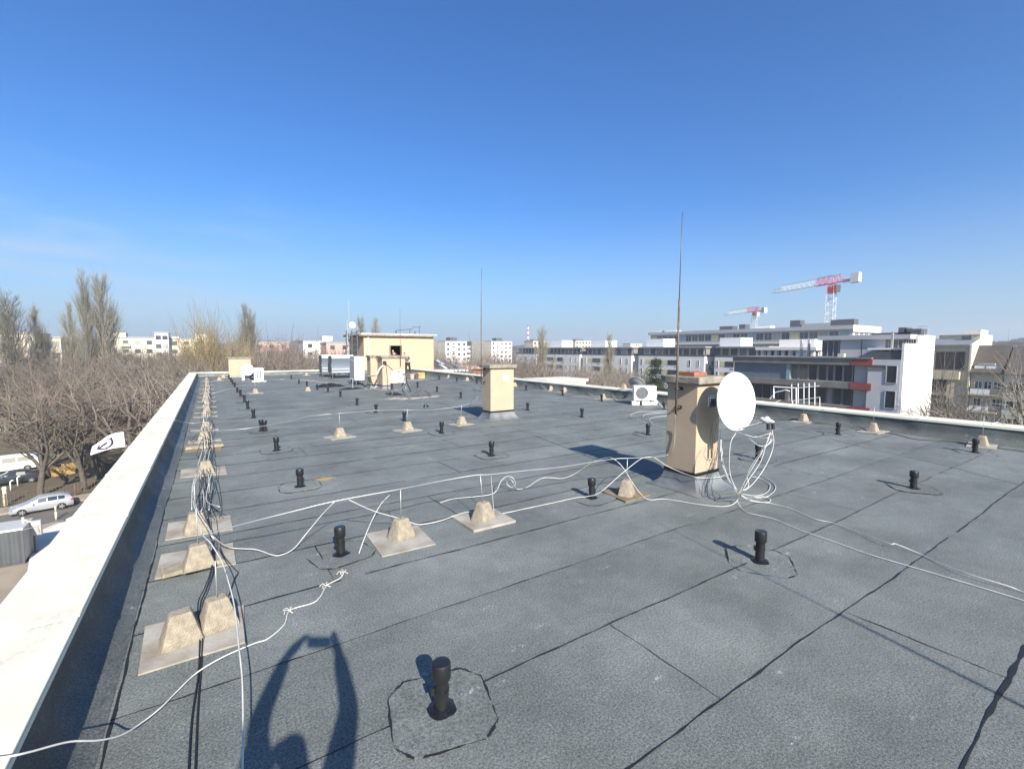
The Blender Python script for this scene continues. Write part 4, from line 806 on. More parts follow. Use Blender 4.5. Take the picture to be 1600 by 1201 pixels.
# ------------------------------------------------------------------ people
def skinned(name, V, E, Rr, m, parent, root=0, sub=2):
    me = bpy.data.meshes.new(name); me.from_pydata([tuple(map(float, v)) for v in V], E, []); me.materials.append(m)
    o = bpy.data.objects.new(name, me); COL.objects.link(o); o.parent = parent
    o.modifiers.new('skin', 'SKIN').use_smooth_shade = True
    for i, r in enumerate(Rr): me.skin_vertices[0].data[i].radius = (r, r) if not isinstance(r, tuple) else r
    me.skin_vertices[0].data[root].use_root = True
    s = o.modifiers.new('subsurf', 'SUBSURF'); s.levels = sub; s.render_levels = sub; return o
def person(label, J, base, up, shirt='shirt', legs='trousers', cap=None, lower=True, fwd=(0, 1, 0), long=False):
    """J: joints in the person's own frame: pelvis chest neck head, then l_/r_ sh el wr ha hip kn an to"""
    t = thing('person', label, 'person', base); J = {k: np.array(v, float) for k, v in J.items()}; fwd = np.array(fwd, float)
    V, E, Rr, ix = [], [], [], {}
    def v(k, r, p=None, par=None):
        ix[k] = len(V); V.append(J[k] if p is None else p); Rr.append(r)
        if par is not None: E.append((ix[par], ix[k]))
    v('pelvis', .135); v('waist', .125, (J['pelvis']+J['chest'])/2, 'pelvis'); v('chest', .15, None, 'waist'); v('neck', .06, None, 'chest')
    hd = J['head']; v('jaw', .07, hd-(hd-J['neck'])*.35+fwd*.02, 'neck'); v('head', .098, None, 'jaw'); v('crown', .075, hd+(hd-J['neck'])*.42, 'head')
    v('nose', .018, hd+fwd*.105-np.array([0, 0, .02]), 'head')
    for s in 'lr':
        v(s+'_sh', .062, None, 'chest'); v(s+'_el', .046, None, s+'_sh'); v(s+'_wr', .030, None, s+'_el'); v(s+'_ha', .034, None, s+'_wr')
        d = J[s+'_ha']-J[s+'_wr']; d /= np.linalg.norm(d); sd = np.cross(d, (0, 0, 1)); sd = sd/np.linalg.norm(sd) if np.linalg.norm(sd) > .1 else np.array([1., 0, 0])
        for k in range(4):
            o = sd*(k-1.5)*.021; L = (.072, .085, .08, .062)[k]
            v(f'{s}f{k}a', .0095, J[s+'_ha']+d*.045+o, s+'_ha'); v(f'{s}f{k}b', .0085, J[s+'_ha']+d*(.045+L*.6)+o+np.array([0, 0, -.012]), f'{s}f{k}a'); v(f'{s}f{k}c', .0075, J[s+'_ha']+d*(.045+L*.85)+o+np.array([0, 0, -.035]), f'{s}f{k}b')
        v(s+'th', .010, J[s+'_ha']-sd*.045+d*.02, s+'_ha'); v(s+'th2', .0085, J[s+'_ha']-sd*.05+d*.055, s+'th')
        if lower:
            v(s+'_hip', .085, None, 'pelvis'); v(s+'_kn', .06, None, s+'_hip'); v(s+'_an', .042, None, s+'_kn'); v(s+'_to', .038, None, s+'_an')
    skinned('body', V, E, Rr, M['skin'], t)
    # shirt, trousers, shoes and hair as close shells
    ks = ['pelvis', 'waist', 'chest', 'l_sh', 'l_me', 'r_sh', 'r_me']; Q = {k: V[ix[k]] for k in ks if k in ix}
    for s in 'lr': Q[s+'_me'] = J[s+'_sh']+(J[s+'_el']-J[s+'_sh'])*.8
    skinned('shirt', [Q[k] for k in ks], [(0, 1), (1, 2), (2, 3), (3, 4), (2, 5), (5, 6)], [.15, .145, .17, .085, .068, .085, .068], M[shirt], t)
    if long:
        for s in 'lr': skinned('sleeve', [J[s+'_sh']+(J[s+'_el']-J[s+'_sh'])*.5, J[s+'_el'], J[s+'_el']+(J[s+'_wr']-J[s+'_el'])*.5, J[s+'_wr']], [(0, 1), (1, 2), (2, 3)], [.072, .058, .05, .04], M[shirt], t)
    if lower:
        ks = ['pelvis', 'l_hip', 'l_kn', 'l_an', 'r_hip', 'r_kn', 'r_an']
        skinned('trousers', [J[k] for k in ks], [(0, 1), (1, 2), (2, 3), (0, 4), (4, 5), (5, 6)], [.152, .108, .082, .062, .108, .082, .062], M[legs], t)
        for s in 'lr': skinned('shoe', [J[s+'_an']+np.array([0, 0, -.03]), J[s+'_to']], [(0, 1)], [.052, .046], M['dgrey'], t)
    skinned('cap' if cap else 'hair', [hd+np.array([0, 0, -.01])-fwd*.045, hd+np.array([0, 0, .09])-fwd*.015], [(0, 1)], [.102, .098], M[cap] if cap else M['hair'], t)
    return t
b0 = G(637.5, 586.3)
person('person in grey shirt and black trousers standing back turned by the dark hatch', {
    'pelvis': (-.02, .0, .98), 'chest': (-.11, .10, 1.40), 'neck': (-.16, .15, 1.56), 'head': (-.19, .19, 1.69),
    'l_sh': (-.33, .18, 1.46), 'l_el': (-.50, .38, 1.36), 'l_wr': (-.62, .62, 1.42), 'l_ha': (-.65, .70, 1.43), 'r_sh': (.07, .12, 1.44), 'r_el': (.27, .26, 1.26), 'r_wr': (.12, .48, 1.28), 'r_ha': (.04, .54, 1.29),
    'l_hip': (-.12, .0, .92), 'l_kn': (-.12, .08, .50), 'l_an': (-.14, .0, .08), 'l_to': (-.15, .16, .045), 'r_hip': (.09, -.01, .92), 'r_kn': (.16, .02, .50), 'r_an': (.22, -.10, .08), 'r_to': (.24, .05, .045)}, b0, 0, fwd=(-.2, .98, 0))
hp = PY(614, 556, HY+.75)
person('person in a white cap bending inside the dark hatch of the stairwell house', {
    'pelvis': (.25, .25, -.15), 'chest': (.12, .1, .18), 'neck': (.02, .0, .36), 'head': (-.04, -.06, .47), 'l_sh': (-.08, .1, .24), 'l_el': (-.22, -.05, .02), 'l_wr': (-.1, -.22, -.02), 'l_ha': (-.03, -.27, -.02),
    'r_sh': (.32, .08, .22), 'r_el': (.42, -.06, -.02), 'r_wr': (.25, -.2, -.04), 'r_ha': (.17, -.24, -.04)}, (hp[0], hp[1], hp[2]-.05), 0, shirt='trousers', cap='white', lower=False, fwd=(-.5, -.85, -.1))
# the photographer, arms raised; each joint lies on the sun ray through its own shadow on the felt
def sh(px, py, z): return G(px, py)+SUNV*(z/SUNV[2])
fw = np.array([math.sin(YAW), math.cos(YAW), 0]); bk = -fw*.06
hl, hr = sh(470, 1000, 1.97)+bk, sh(530, 996, 1.97)+bk
sl_, sr_ = sh(394, 1246, 1.44), sh(520, 1248, 1.44); mid = (sl_+sr_)/2
base = np.array([mid[0], mid[1]-.02, 0]); side = np.array([cr[0], cr[1], 0])
PJ = {'pelvis': base+[0, 0, .95], 'chest': mid-[0, 0, .12], 'neck': mid+[0, 0, .06], 'head': sh(453, 1182, 1.63), 'l_sh': sl_, 'r_sh': sr_, 'l_el': sh(404, 1125, 1.68), 'r_el': sh(546, 1105, 1.68), 'l_wr': sh(452, 1020, 1.90)+bk*.7, 'r_wr': sh(533, 1014, 1.90)+bk*.7, 'l_ha': hl, 'r_ha': hr}
for s, q in (('l', -1), ('r', 1)):
    PJ[s+'_hip'] = base+side*.1*q+[0, 0, .9]; PJ[s+'_kn'] = base+side*.12*q+[0, 0, .48]; PJ[s+'_an'] = base+side*.14*q+[0, 0, .08]; PJ[s+'_to'] = base+side*.15*q+fw*.15+[0, 0, .045]
person('photographer outside the frame raising both arms, casting the arched shadow on the felt', {k: v-base for k, v in PJ.items()}, base, 0, fwd=fw, long=True)
ph = thing('phone', 'dark phone held up by the photographer', 'phone', CP-cf*.02)
MB().obox((0, 0, 0), CRt*.078, CUp*.037, cf*.004).obj('case', M['dgrey'], ph); MB().obox(-cf*.005, CRt*.072, CUp*.033, cf*.0005).obj('screen', M['glass'], ph)

# ------------------------------------------------------------------ buildings around
class Bld:
    def __init__(s, name, label, cat, o, group=None):
        s.o = np.array([o[0], o[1], GZ]); s.t = thing(name, label, cat, s.o, group=group); s.c = {}
    def box(s, name, a, b, m, parent=None, bevel=0):
        q = MB().box(np.array(a)-s.o, np.array(b)-s.o).obj(name, M[m], s.t if parent is None else parent, bevel=bevel); return q
    def boxes(s, name, L, m, parent=None):
        q = MB()
        for a, b in L: q.box(np.array(a)-s.o, np.array(b)-s.o)
        return q.obj(name, M[m], s.t if parent is None else parent)
    def win(s, face, c, u, z, w, h, mull=1, glass='glass', frame='frame', pane=True, name='window', ft=.07):
        """window in the plane X=c ('x', outside at -X) or Y=c ('y', outside at -Y)"""
        k = (face, w, h, mull, glass, frame, pane, name)
        P = np.array([c, u, z]) if face == 'x' else np.array([u, c, z])
        def B(m, a0, a1, d0, d1, z0, z1):       # a along the wall, d outwards
            if face == 'x': m.box((-d1, a0, z0), (-d0, a1, z1))
            else: m.box((a0, -d1, z0), (a1, -d0, z1))
        if k not in s.c:
            if not pane:
                m = MB(); B(m, -w/2, w/2, .0, .03, 0, h); o = m.obj(name, M[glass], s.t); s.c[k] = (o, None)
            else:
                m = MB(); t = ft
                B(m, -w/2, w/2, .0, .07, 0, t); B(m, -w/2, w/2, 0, .07, h-t, h); B(m, -w/2, -w/2+t, 0, .07, t, h-t); B(m, w/2-t, w/2, 0, .07, t, h-t)
                for i in range(1, mull): x = -w/2+w*i/mull; B(m, x-t*.5, x+t*.5, 0, .065, t, h-t)
                o = m.obj(name, M[frame], s.t); m = MB(); B(m, -w/2+t, w/2-t, .0, .025, t, h-t); p = m.obj('pane', M[glass], o); s.c[k] = (o, p)
            o.location = P-s.o; return o
        o, p = s.c[k]; q = o.copy(); COL.objects.link(q); q.location = P-s.o
        if p: r = p.copy(); COL.objects.link(r); r.parent = q
        return q
def fy(px, X): return PX(px, 546.8, X)[1]
def fx(px, Y): return PY(px, 546.8, Y)[0]
def fz(px, py, X): return PX(px, py, X)[2]
def fzy(px, py, Y): return PY(px, py, Y)[2]

# row of white apartment houses with a recessed top storey
XW = 121.0
ws = [('leftmost white apartment house of the row, half hidden behind the tall bare tree', 806, 838, 0), ('white apartment house of the row, second from the left', 842, 906, 1), ('white apartment house of the row, right of the second, with a white roof cube', 911, 987, 1), ('white apartment house of the row just left of the near chimney', 998, 1101, 1), ('rightmost white apartment house of the row, beside the dark office building', 1117, 1200, 1)]
zt = fz(1050, 556.5, XW); zr = fz(1050, 541.5, XW)
for lab, p0, p1, full in ws:
    y0, y1 = fy(p1, XW), fy(p0, XW); b = Bld('apartment_house', lab, 'apartment house', (XW+6, (y0+y1)/2), 'white apartment houses in a row')
    b.box('wall', (XW, y0, GZ), (XW+13, y1, zt), 'wwall')
    b.box('recessed_storey', (XW+1.6, y0+.6, zt), (XW+12, y1-.6, zr-.35), 'cwall')
    b.box('roof', (XW+.4, y0+.05, zr-.35), (XW+12.6, y1-.05, zr), 'grey')
    b.boxes('terrace_parapet', [((XW-.02, y0, zt+.001), (XW+.12, y1, zt+.55)), ((XW+.121, y0, zt+.001), (XW+12, y0+.12, zt+.55))], 'dgrey')
    L = y1-y0; k = max(2, int(L/2.6))
    for i in range(k):
        b.win('x', XW+1.59, y0+1.0+(i+.5)*(L-2)/k, zt+.1, (L-2)/k*.86, zr-zt-.6, 1, 'glass', 'wwall')
    if p0 == 842: b.box('roof_cube', (XW+3, fy(878, XW+3), zr), (XW+9, fy(855, XW+3), fz(866, 532, XW+3)), 'white')
    if p0 == 911: b.box('roof_cube', (XW+3, fy(946, XW+3), zr), (XW+9, fy(923, XW+3), fz(934, 532, XW+3)), 'white')
    if p0 == 998: b.box('roof_cube', (XW+3, fy(1036, XW+3), zr), (XW+9, fy(1010, XW+3), fz(1020, 529.5, XW+3)), 'white')
    if p0 == 1117: b.box('roof_cube', (XW+3, fy(1157, XW+3), zr), (XW+9, fy(1124, XW+3), fz(1140, 527.5, XW+3)), 'white')
    for f in range(4):
        z = zt-2.75-f*3.05
        if full:
            for c, w in ((.30, .17), (.55, .14)):
                b.win('x', XW, y0+L*(1-c), z, round(L*w, 2), 1.55, 2, 'glass', 'dgrey')
            for c in (.165, .432, .69):
                if (f+int(c*10)) % 3: b.win('x', XW, y0+L*(1-c), z+.02, round(L*.075, 2), 1.5, 1, 'yellow', 'wwall', False, 'shutter')
            for c in (.06, .80, .92): b.win('x', XW, y0+L*(1-c), z-.3, .75, 2.0, 1, 'glass', 'wwall')
            if f < 3: b.boxes('balcony_slot', [((XW-.03, y0+L*.35, z-.75), (XW-.001, y0+L*.42, z-.5)), ((XW-.03, y0+L*.62, z-.75), (XW-.001, y0+L*.69, z-.5))], 'dgrey')
        else: b.win('x', XW, y0+L*.5, z, 1.3, 1.5, 1, 'glass', 'dgrey')
        b.win('y', y0, XW+4, z, 1.2, 1.5, 1, 'glass', 'wwall')
        b.win('y', y0, XW+9, z, 1.2, 1.5, 1, 'glass', 'wwall')
# dark stair link between the two right houses
b = Bld('stair_link', 'dark recessed stair link with balconies between two white apartment houses', 'stair link', (XW+8, fy(1109, XW)))
ya, yb = fy(1117, XW)+.1, fy(1101, XW)-.1; b.box('wall', (XW+4.5, ya, GZ), (XW+12, yb, zt-.3), 'cwall')
for f in range(4): b.box('balcony', (XW+2.2, ya, zt-3.6-f*3.05), (XW+4.49, yb, zt-2.6-f*3.05), 'dgrey')
# long taller block behind
XB = 150.0; y0, y1 = fy(1331, XB), fy(1012, XB); b = Bld('apartment_block', 'long pale block with two glazed upper storeys behind the white row, below the cranes', 'apartment block', (XB+8, (y0+y1)/2))
ztb = fz(1331, 507.5, XB); b.box('wall', (XB+1.5, y0+.5, GZ), (XB+19.5, y1, ztb-4.6), 'wwall')
b.box('upper_storey', (XB+1.0, y0+.4, ztb-4.6), (XB+19, y1-.5, ztb-1.1), 'panel2'); b.box('cornice', (XB, y0, ztb-1.1), (XB+20, y1, ztb), 'panel2')
b.box('end_fascia', (XB+.02, y0-.03, ztb-1.9), (XB+20, y0-.001, ztb+.02), 'creamb')
b.box('terrace', (XB-1.2, y0+.3, ztb-5.0), (XB+1.49, y1-.3, ztb-4.61), 'wwall')
L = y1-y0; n = 26
for i in range(n):
    u = y0+1+(i+.5)*(L-2)/n; g = 'glass' if i % 5 else ('yellow' if i % 2 else 'teal')
    b.win('x', XB+1.0, u, ztb-3.9, round((L-2)/n*.9, 2), 2.4, 2, g, 'panel2')
    b.win('x', XB+1.5, u, ztb-7.9, round((L-2)/n*.78, 2), 2.3, 2, 'glass', 'wwall'); b.win('x', XB+1.5, u, ztb-11.3, round((L-2)/n*.78, 2), 2.2, 2, 'glass', 'wwall')
for i in range(5): b.win('y', y0+.4, XB+3.5+i*3.4, ztb-4.2, 2.4, 2.3, 2, 'glass2', 'frame')
for px, w, h, d in ((1030, 8, .7, 'white'), (1050, 7, .7, 'white'), (1138, 5, 1.5, 'dgrey'), (1163, 2.2, 1.9, 'dgrey'), (1195, 5, 1.0, 'white'), (1245, 3, 2.4, 'dgrey'), (1277, 8, 1.2, 'grey'), (1318, 6, 2.0, 'dgrey')):
    u = fy(px, XB+8); b.box('roof_plant', (XB+6, u-w/2, ztb), (XB+9, u+w/2, ztb+h), d)

# dark office building with red balcony ends and a white gable wall
XD = 66.0; Y0, YP, YR, Y1 = fy(1409, XD), fy(1358, XD), fy(1364, XD)+.9, fy(1146, XD); X1 = XD+10.4
zt0 = fz(1250, 559, XD); fl_ = 2.95
b = Bld('office_building', 'dark concrete and glass building with red balcony ends and a bright white gable', 'office building', (XD+5, (Y0+Y1)/2))
b.box('white_gable', (XD+.02, Y0-.25, GZ), (X1, Y0, fzy(1470, 538, Y0)), 'wwall'); zg = fzy(1430, 523.5, Y0)
b.box('gable_top', (XD+4.4, Y0-.249, fzy(1470, 538, Y0)+.001), (X1-.01, Y0, zg), 'wwall')
b.box('end_bay', (XD, Y0+.001, GZ), (X1-.3, YP, zt0-.05), 'lgrey')
for f in range(3):
    zb = zt0-.85-f*fl_-2.05
    b.win('x', XD, fy(1395.5, XD), zb+.1, 1.05, 2.1, 1, 'glass', 'panel2')
b.win('x', XD, fy(1372, XD), zt0-1.25, 1.7, .55, 1, 'glass2', 'cwall')
b.box('core', (XD+1.0, YP+.001, GZ), (X1-.3, Y1, zt0-.01), 'cwall')
b.box('roof', (XD-.25, YR-.9, zt0), (X1-.3, Y1+.3, zt0+.16), 'roofg'); b.box('roof_deck', (XD+.5, Y0+.01, zt0-.049), (X1-.4, YR-.91, zt0+.02), 'roofg')
for f in range(4):
    z1 = zt0-f*fl_
    b.box('concrete_band', (XD-.1, fy(1332, XD)+.001, z1-.78), (XD+.99, Y1, z1-.001), 'cwall')
    b.box('red_band', (XD-.14, fy(1365, XD), z1-.80), (XD-.001, YP, z1-.001), 'red'); b.box('red_band', (XD-.139, YP+.001, z1-.80), (XD+.99, fy(1332, XD), z1-.001), 'red')
    b.box('plaster_bay', (XD+.45, YP+.001, z1-fl_), (XD+.99, fy(1334, XD)-.05, z1-.801), 'gplaster')
    z = z1-fl_+.001; h = fl_-.80
    # panels at the far half of upper storey, glazing elsewhere
    pan = f == 0
    yy = fy(1333, XD); spans = [(fy(1249, XD), fy(1233, XD)+.0), ]
    edges = [yy, fy(1317, XD), fy(1303, XD), fy(1292, XD), fy(1277, XD), fy(1262, XD), fy(1247, XD), fy(1235, XD)]
    for e0, e1 in zip(edges[:-1], edges[1:]): b.win('x', XD+.5, (e0+e1)/2, z, round(e1-e0-.06, 2), h, 1, 'glass' if (int(e0*3) % 4) else 'brownw', 'cwall' if f else 'grey', True)
    e = fy(1229, XD); b.box('teal_pier', (XD+.15, edges[-1], z), (XD+.98, e, z+h), 'teal' if pan else 'cwall')
    pe = [e, fy(1205, XD), fy(1178, XD), Y1-.05]
    for e0, e1 in zip(pe[:-1], pe[1:]):
        if pan: b.box('wall_panel', (XD+.3, e0+.02, z), (XD+.98, e1-.02, z+h), 'panel')
        else: b.win('x', XD+.5, (e0+e1)/2, z, round(e1-e0-.06, 2), h, 2, 'glass', 'cwall')
# penthouse storey
zp = fz(1380, 523, XD+3); yq = fy(1284, XD+3)
b.box('penthouse', (XD+3, Y0+.3, zt0+.161), (X1-.4, yq, zp-.55), 'cwall'); b.box('penthouse_roof', (XD+2.5, Y0+.01, zp-.55), (X1-.31, yq+.4, zp), 'panel2')
for e0, e1, mm in ((1284, 1312, 'glass'), (1313, 1346, 'p'), (1347, 1384, 'p'), (1387, 1412, 'glass'), (1414, 1428, 'glass')):
    a, c = fy(e1, XD+3), fy(e0, XD+3)
    if mm == 'p': b.box('wall_panel', (XD+2.85, a+.03, zt0+.17), (XD+2.999, c-.03, zp-.551), 'panel2')
    else: b.win('x', XD+2.99, (a+c)/2, zt0+.17, round(c-a-.1, 2), zp-zt0-.75, 3, 'glass', 'grey')
a, c = fy(1418, XD+.6), fy(1357, XD+.6)
b.box('terrace_canopy', (XD+.3, a, zt0+1.1), (XD+3, c, zt0+1.3), 'white'); b.box('terrace_screen', (XD+.2, a+.1, zt0+.021), (XD+.3, c, zt0+.85), 'dgrey')
for u in (a+.1, c-.1): b.box('canopy_post', (XD+.31, u-.05, zt0+.021), (XD+.41, u+.05, zt0+1.099), 'grey')
u = fy(1395, XD+2); b.box('flue', (XD+1.5, u-.1, zt0), (XD+1.7, u+.1, zp+.3), 'grey')
for px, t_ in ((1251, 556), (1263, 556)):
    u = fy(px, XD+4); b.box('flue', (XD+4, u-.13, zt0+.161), (XD+4.26, u+.13, zt0+2.5), 'panel2')
b.box('roof_light', (XD+2, fy(1319, XD+2), zt0+.161), (XD+2.6, fy(1309, XD+2), zt0+.6), 'creamb')
for px, w, h in ((1390, 4, .3), (1424, 1.6, .7), (1408, .8, .9)): u = fy(px, XD+5); b.box('roof_plant', (XD+5, u-w/2, zp), (XD+7, u+w/2, zp+h), 'dgrey')
q = MB(); u0, u1 = fy(1448, XD+6), fy(1432, XD+6)
for z in (.5, 1.0): q.tube([(XD+6, u0, zp+z), (XD+6, u1, zp+z)], .03, 4)
for u in np.linspace(u0, u1, 4): q.tube([(XD+6, u, zp), (XD+6, u, zp+1.0)], .03, 4)
q.v = [tuple(np.array(p)-b.o) for p in q.v]; q.obj('roof_railing', M['grey'], b.t)

# white terrace with light frames just below the long block, and the houses at the right
X2 = 92.0; a, c = fy(1275, X2), fy(1185, X2); zz = fz(1240, 546, X2)
b = Bld('terrace_building', 'low white building with a row of terrace openings above the dark office roof', 'building', (X2+4, (a+c)/2))
b.box('wall', (X2, a, GZ), (X2+8, c, zz-2.2), 'wwall'); b.box('roof', (X2-.6, a-.3, zz-.1), (X2+8, c+.3, zz+.45), 'wwall'); b.box('inner_wall', (X2+2, a, zz-2.2), (X2+8, c, zz-.1), 'wwall')
for i in range(8): u = a+(i+.25)*(c-a)/8; b.box('pier', (X2, u, zz-2.2), (X2+.6, u+.5, zz-.101), 'wwall')
for i in range(4): b.win('x', X2+2, a+(i+.5)*(c-a)/4, zz-2.15, 1.8, 1.9, 2, 'glass', 'frame')
b.box('upper_wall', (X2+4, a+2, zz+.45), (X2+8, c-2, zz+2.0), 'wwall')

XT = 112.0
def FZ(px, py): return fz(px, py, XT)
y0, y1 = fy(1516, XT), fy(1456, XT)
b = Bld('modern_house', 'brown glazed house with a bright gable just right of the white gable wall', 'house', (XT+5, (y0+y1)/2))
ze, zr_ = FZ(1490, 541), FZ(1530, 528.5)
b.box('wall', (XT, y0, GZ), (XT+12, y1+6, ze), 'tan')
m = MB(); o = np.array([XT-.3, y0, ze])-b.o
m.prof([(-.0, .02), (0, .3), (6.3, zr_-ze), (12.6, .3), (12.6, .02)], (1, 0, 0), (0, 0, 1), (0, y1+6-y0, 0), o); m.obj('roof', M['roofg'], b.t)
m = MB(); m.prof([(0, -14), (0, .3), (6.3, zr_-ze+.25), (12.6, .3), (12.6, -14)], (1, 0, 0), (0, 0, 1), (0, .25, 0), np.array([XT-.3, y0-.26, ze])-b.o); m.obj('gable_wall', M['creamb'], b.t)
b.win('x', XT, (fy(1462, XT)+fy(1509, XT))/2, FZ(1490, 578), round(fy(1462, XT)-fy(1509, XT), 2), FZ(1490, 549)-FZ(1490, 578), 3, 'brownw', 'cwall')
b.box('balcony_ledge', (XT-1.1, fy(1504, XT), FZ(1480, 592)), (XT-.001, y1+2, FZ(1480, 580)), 'tan')
for a_, c_ in ((593, 612), (617, 640), (645, 668)): b.win('x', XT, (fy(1458, XT)+fy(1484, XT))/2, FZ(1470, c_), round(fy(1458, XT)-fy(1484, XT), 2), FZ(1470, a_)-FZ(1470, c_), 2, 'brownw', 'cwall')
b.box('chimney_stack', (XT+5, y0+1, zr_-1), (XT+6.2, y0+2.3, zr_+.6), 'dgrey')
y0b, y1b = fy(1571, XT), fy(1517, XT)-.3; zeb = FZ(1545, 583)
b = Bld('town_house', 'tan house with white balconies under a dark tiled roof', 'house', (XT+5, (y0b+y1b)/2))
b.box('wall', (XT, y0b, GZ), (XT+11, y1b, zeb), 'tan'); zrb = FZ(1560, 539)
m = MB(); m.prof([(-.5, -.1), (-.5, .12), (4.2, zrb-zeb), (9, zrb-zeb), (11.4, .1), (11.4, -.1)], (1, 0, 0), (0, 0, 1), (0, y1b-y0b+.2, 0), np.array([XT, y0b-.1, zeb])-b.o); m.obj('roof', M['rooft'], b.t)
b.boxes('dormer', [((XT+.2, fy(1556, XT), zeb+.1), (XT+2.5, fy(1529, XT), FZ(1540, 568)))], 'tan'); b.win('x', XT+.2, (fy(1556, XT)+fy(1529, XT))/2, zeb+.25, 3.0, 1.2, 2, 'white', 'dgrey')
for zz in (608, 635, 662):
    for px in (1533, 1548, 1563): b.win('x', XT, fy(px, XT), FZ(1545, zz), 1.0, FZ(1545, 597)-FZ(1545, 608)+.0 if False else 1.35, 2, 'glass', 'frame')
    b.box('balcony', (XT-1.0, fy(1553, XT), FZ(1545, zz+8)), (XT-.9, fy(1523, XT), FZ(1545, zz)), 'frame'); b.box('balcony_slab', (XT-1.0, fy(1567, XT), FZ(1545, zz+10)), (XT-.001, fy(1520, XT), FZ(1545, zz+8.2)), 'tan')
y0c = fy(1640, XT)
b = Bld('town_house', 'greenish grey house with plain square windows at the right edge', 'house', (XT+5, (y0c+y0b)/2))
b.box('wall', (XT-.6, y0c, GZ), (XT+11, y0b-.2, zeb-.1), 'olive')
m = MB(); m.prof([(-1.1, -.1), (-1.1, .12), (4.0, zrb-zeb-.1), (9, zrb-zeb-.1), (11.4, .1), (11.4, -.1)], (1, 0, 0), (0, 0, 1), (0, y0b-y0c-.3, 0), np.array([XT, y0c, zeb-.1])-b.o); m.obj('roof', M['rooft'], b.t)
for py in (611, 638.5, 666):
    for px in (1586, 1600, 1616): b.win('x', XT-.6, fy(px, XT), FZ(1586, py), 1.05, 1.35, 1, 'brownw', 'frame')
# pale roofs beyond
XE = 160.0
b = Bld('flat_block', 'cream flat roofed block behind the dark tiled roof', 'building', (XE+6, fy(1500, XE)))
b.box('wall', (XE, fy(1530, XE), GZ), (XE+12, fy(1466, XE), fz(1500, 523, XE)), 'creamb'); b.box('roof_box', (XE+2, fy(1527, XE), fz(1500, 523, XE)), (XE+9, fy(1502, XE), fz(1515, 515, XE)), 'creamb'); b.box('roof_edge', (XE-.5, fy(1531, XE), fz(1500, 523, XE)), (XE+1.9, fy(1466, XE), fz(1500, 521, XE)), 'white')
b = Bld('hall', 'long low hall with a grey metal roof at the far right', 'hall', (XE+30, fy(1580, XE)))
b.box('wall', (XE+5, fy(1680, XE), GZ), (XE+40, fy(1545, XE), fz(1580, 545, XE)), 'tan'); b.box('roof', (XE+4, fy(1690, XE), fz(1580, 545, XE)), (XE+41, fy(1543, XE), fz(1580, 534, XE)), 'roofg')

# blocks facing the sun on the horizon, left and centre
def sunblock(label, px0, px1, ytop, Y, wallm, rows, cols_, win_w=1.5, win_h=1.4, depth=11, boxes=(), dark_end=None, cat='apartment block', group='pale blocks on the horizon', balc=0):
    x0, x1 = fx(px0, Y), fx(px1, Y); zt_ = fzy((px0+px1)/2, ytop, Y); b = Bld('apartment_block', label, cat, ((x0+x1)/2, Y+depth/2), group)
    cols = max(2, int((x1-x0)/3.1))
    b.box('wall', (x0, Y, GZ), (x1, Y+depth, zt_), wallm); b.box('roof', (x0-.2, Y-.2, zt_), (x1+.2, Y+depth, zt_+.35), 'grey')
    if dark_end: b.box('end_wall', (x0-dark_end, Y+.8, GZ), (x0-.01, Y+depth, zt_-.2), 'cwall')
    for r in range(rows):
        for c in range(cols):
            u = x0+(c+.5)*(x1-x0)/cols; b.win('y', Y, u, zt_-2.2-r*2.9, win_w, win_h, 1, 'bwin', 'frame', False)
            if balc and c % balc == 1: b.win('y', Y-.9, u, zt_-2.9-r*2.9, win_w*1.7, 1.0, 1, wallm, 'frame', False, 'balcony')
    for p0, p1, yt, mm in boxes:
        a_, c_ = fx(p0, Y+3), fx(p1, Y+3); b.box('roof_house', (a_, Y+3, zt_+.35), (c_, Y+8, fzy((p0+p1)/2, yt, Y+3)), mm)
    return b
sunblock('pale cream block with many windows at the far left edge of the view', -40, 62, 521, 175, 'creamb', 5, 12, balc=3)
sunblock('yellow cream block right of the left poplars', 62, 96, 528, 160, 'creamb', 4, 4)
sunblock('long cream block with a roof house, right of the tallest poplars', 168, 243, 528, 200, 'creamb', 5, 14, boxes=[(178, 198, 519.5, 'creamb')], balc=3)
sunblock('cream block with a tall white stair tower, left of the golden trees', 243, 264, 520.5, 196, 'wwall', 5, 3)
sunblock('long cream block left of the golden trees', 264, 335, 530, 200, 'creamb', 5, 12, boxes=[(268, 281, 526, 'white'), (306, 324, 522, 'creamb')], balc=2)
sunblock('pink block glimpsed through the branches behind the small far chimney', 396, 452, 535, 190, 'pinkb', 5, 8)
sunblock('long white block left of the pink gable', 474, 516, 533.5, 175, 'wwall', 5, 8, boxes=[(504, 520, 525, 'creamb')])
sunblock('pink gabled block just left of the stairwell house', 510, 548, 536, 165, 'pinkb', 5, 5)
sunblock('white tower block with a dark roof house, right of the stairwell house', 696, 729.5, 533.5, 240, 'wwall', 8, 6, boxes=[(703, 714, 527, 'dgrey')], dark_end=9, balc=5)
sunblock('low white block right of the white tower', 729.5, 735, 541, 250, 'wwall', 4, 2)
sunblock('white tower block with a dark roof house, seen right of the middle rod', 768, 800, 533.5, 270, 'wwall', 6, 6, boxes=[(775, 785, 528, 'dgrey')], dark_end=15, balc=5)
sunblock('white block behind the tall bare tree right of the striped chimney', 833, 862, 533, 260, 'creamb', 5, 5, boxes=[(834, 841, 530.5, 'dgrey')])
sunblock('white block behind the white row, left of its second roof cube', 899, 923, 532.5, 260, 'creamb', 4, 5, boxes=[(901, 912, 530, 'dgrey')])
sunblock('small pale block far behind the single slim tree', 985, 1003, 537, 330, 'creamb', 3, 4)
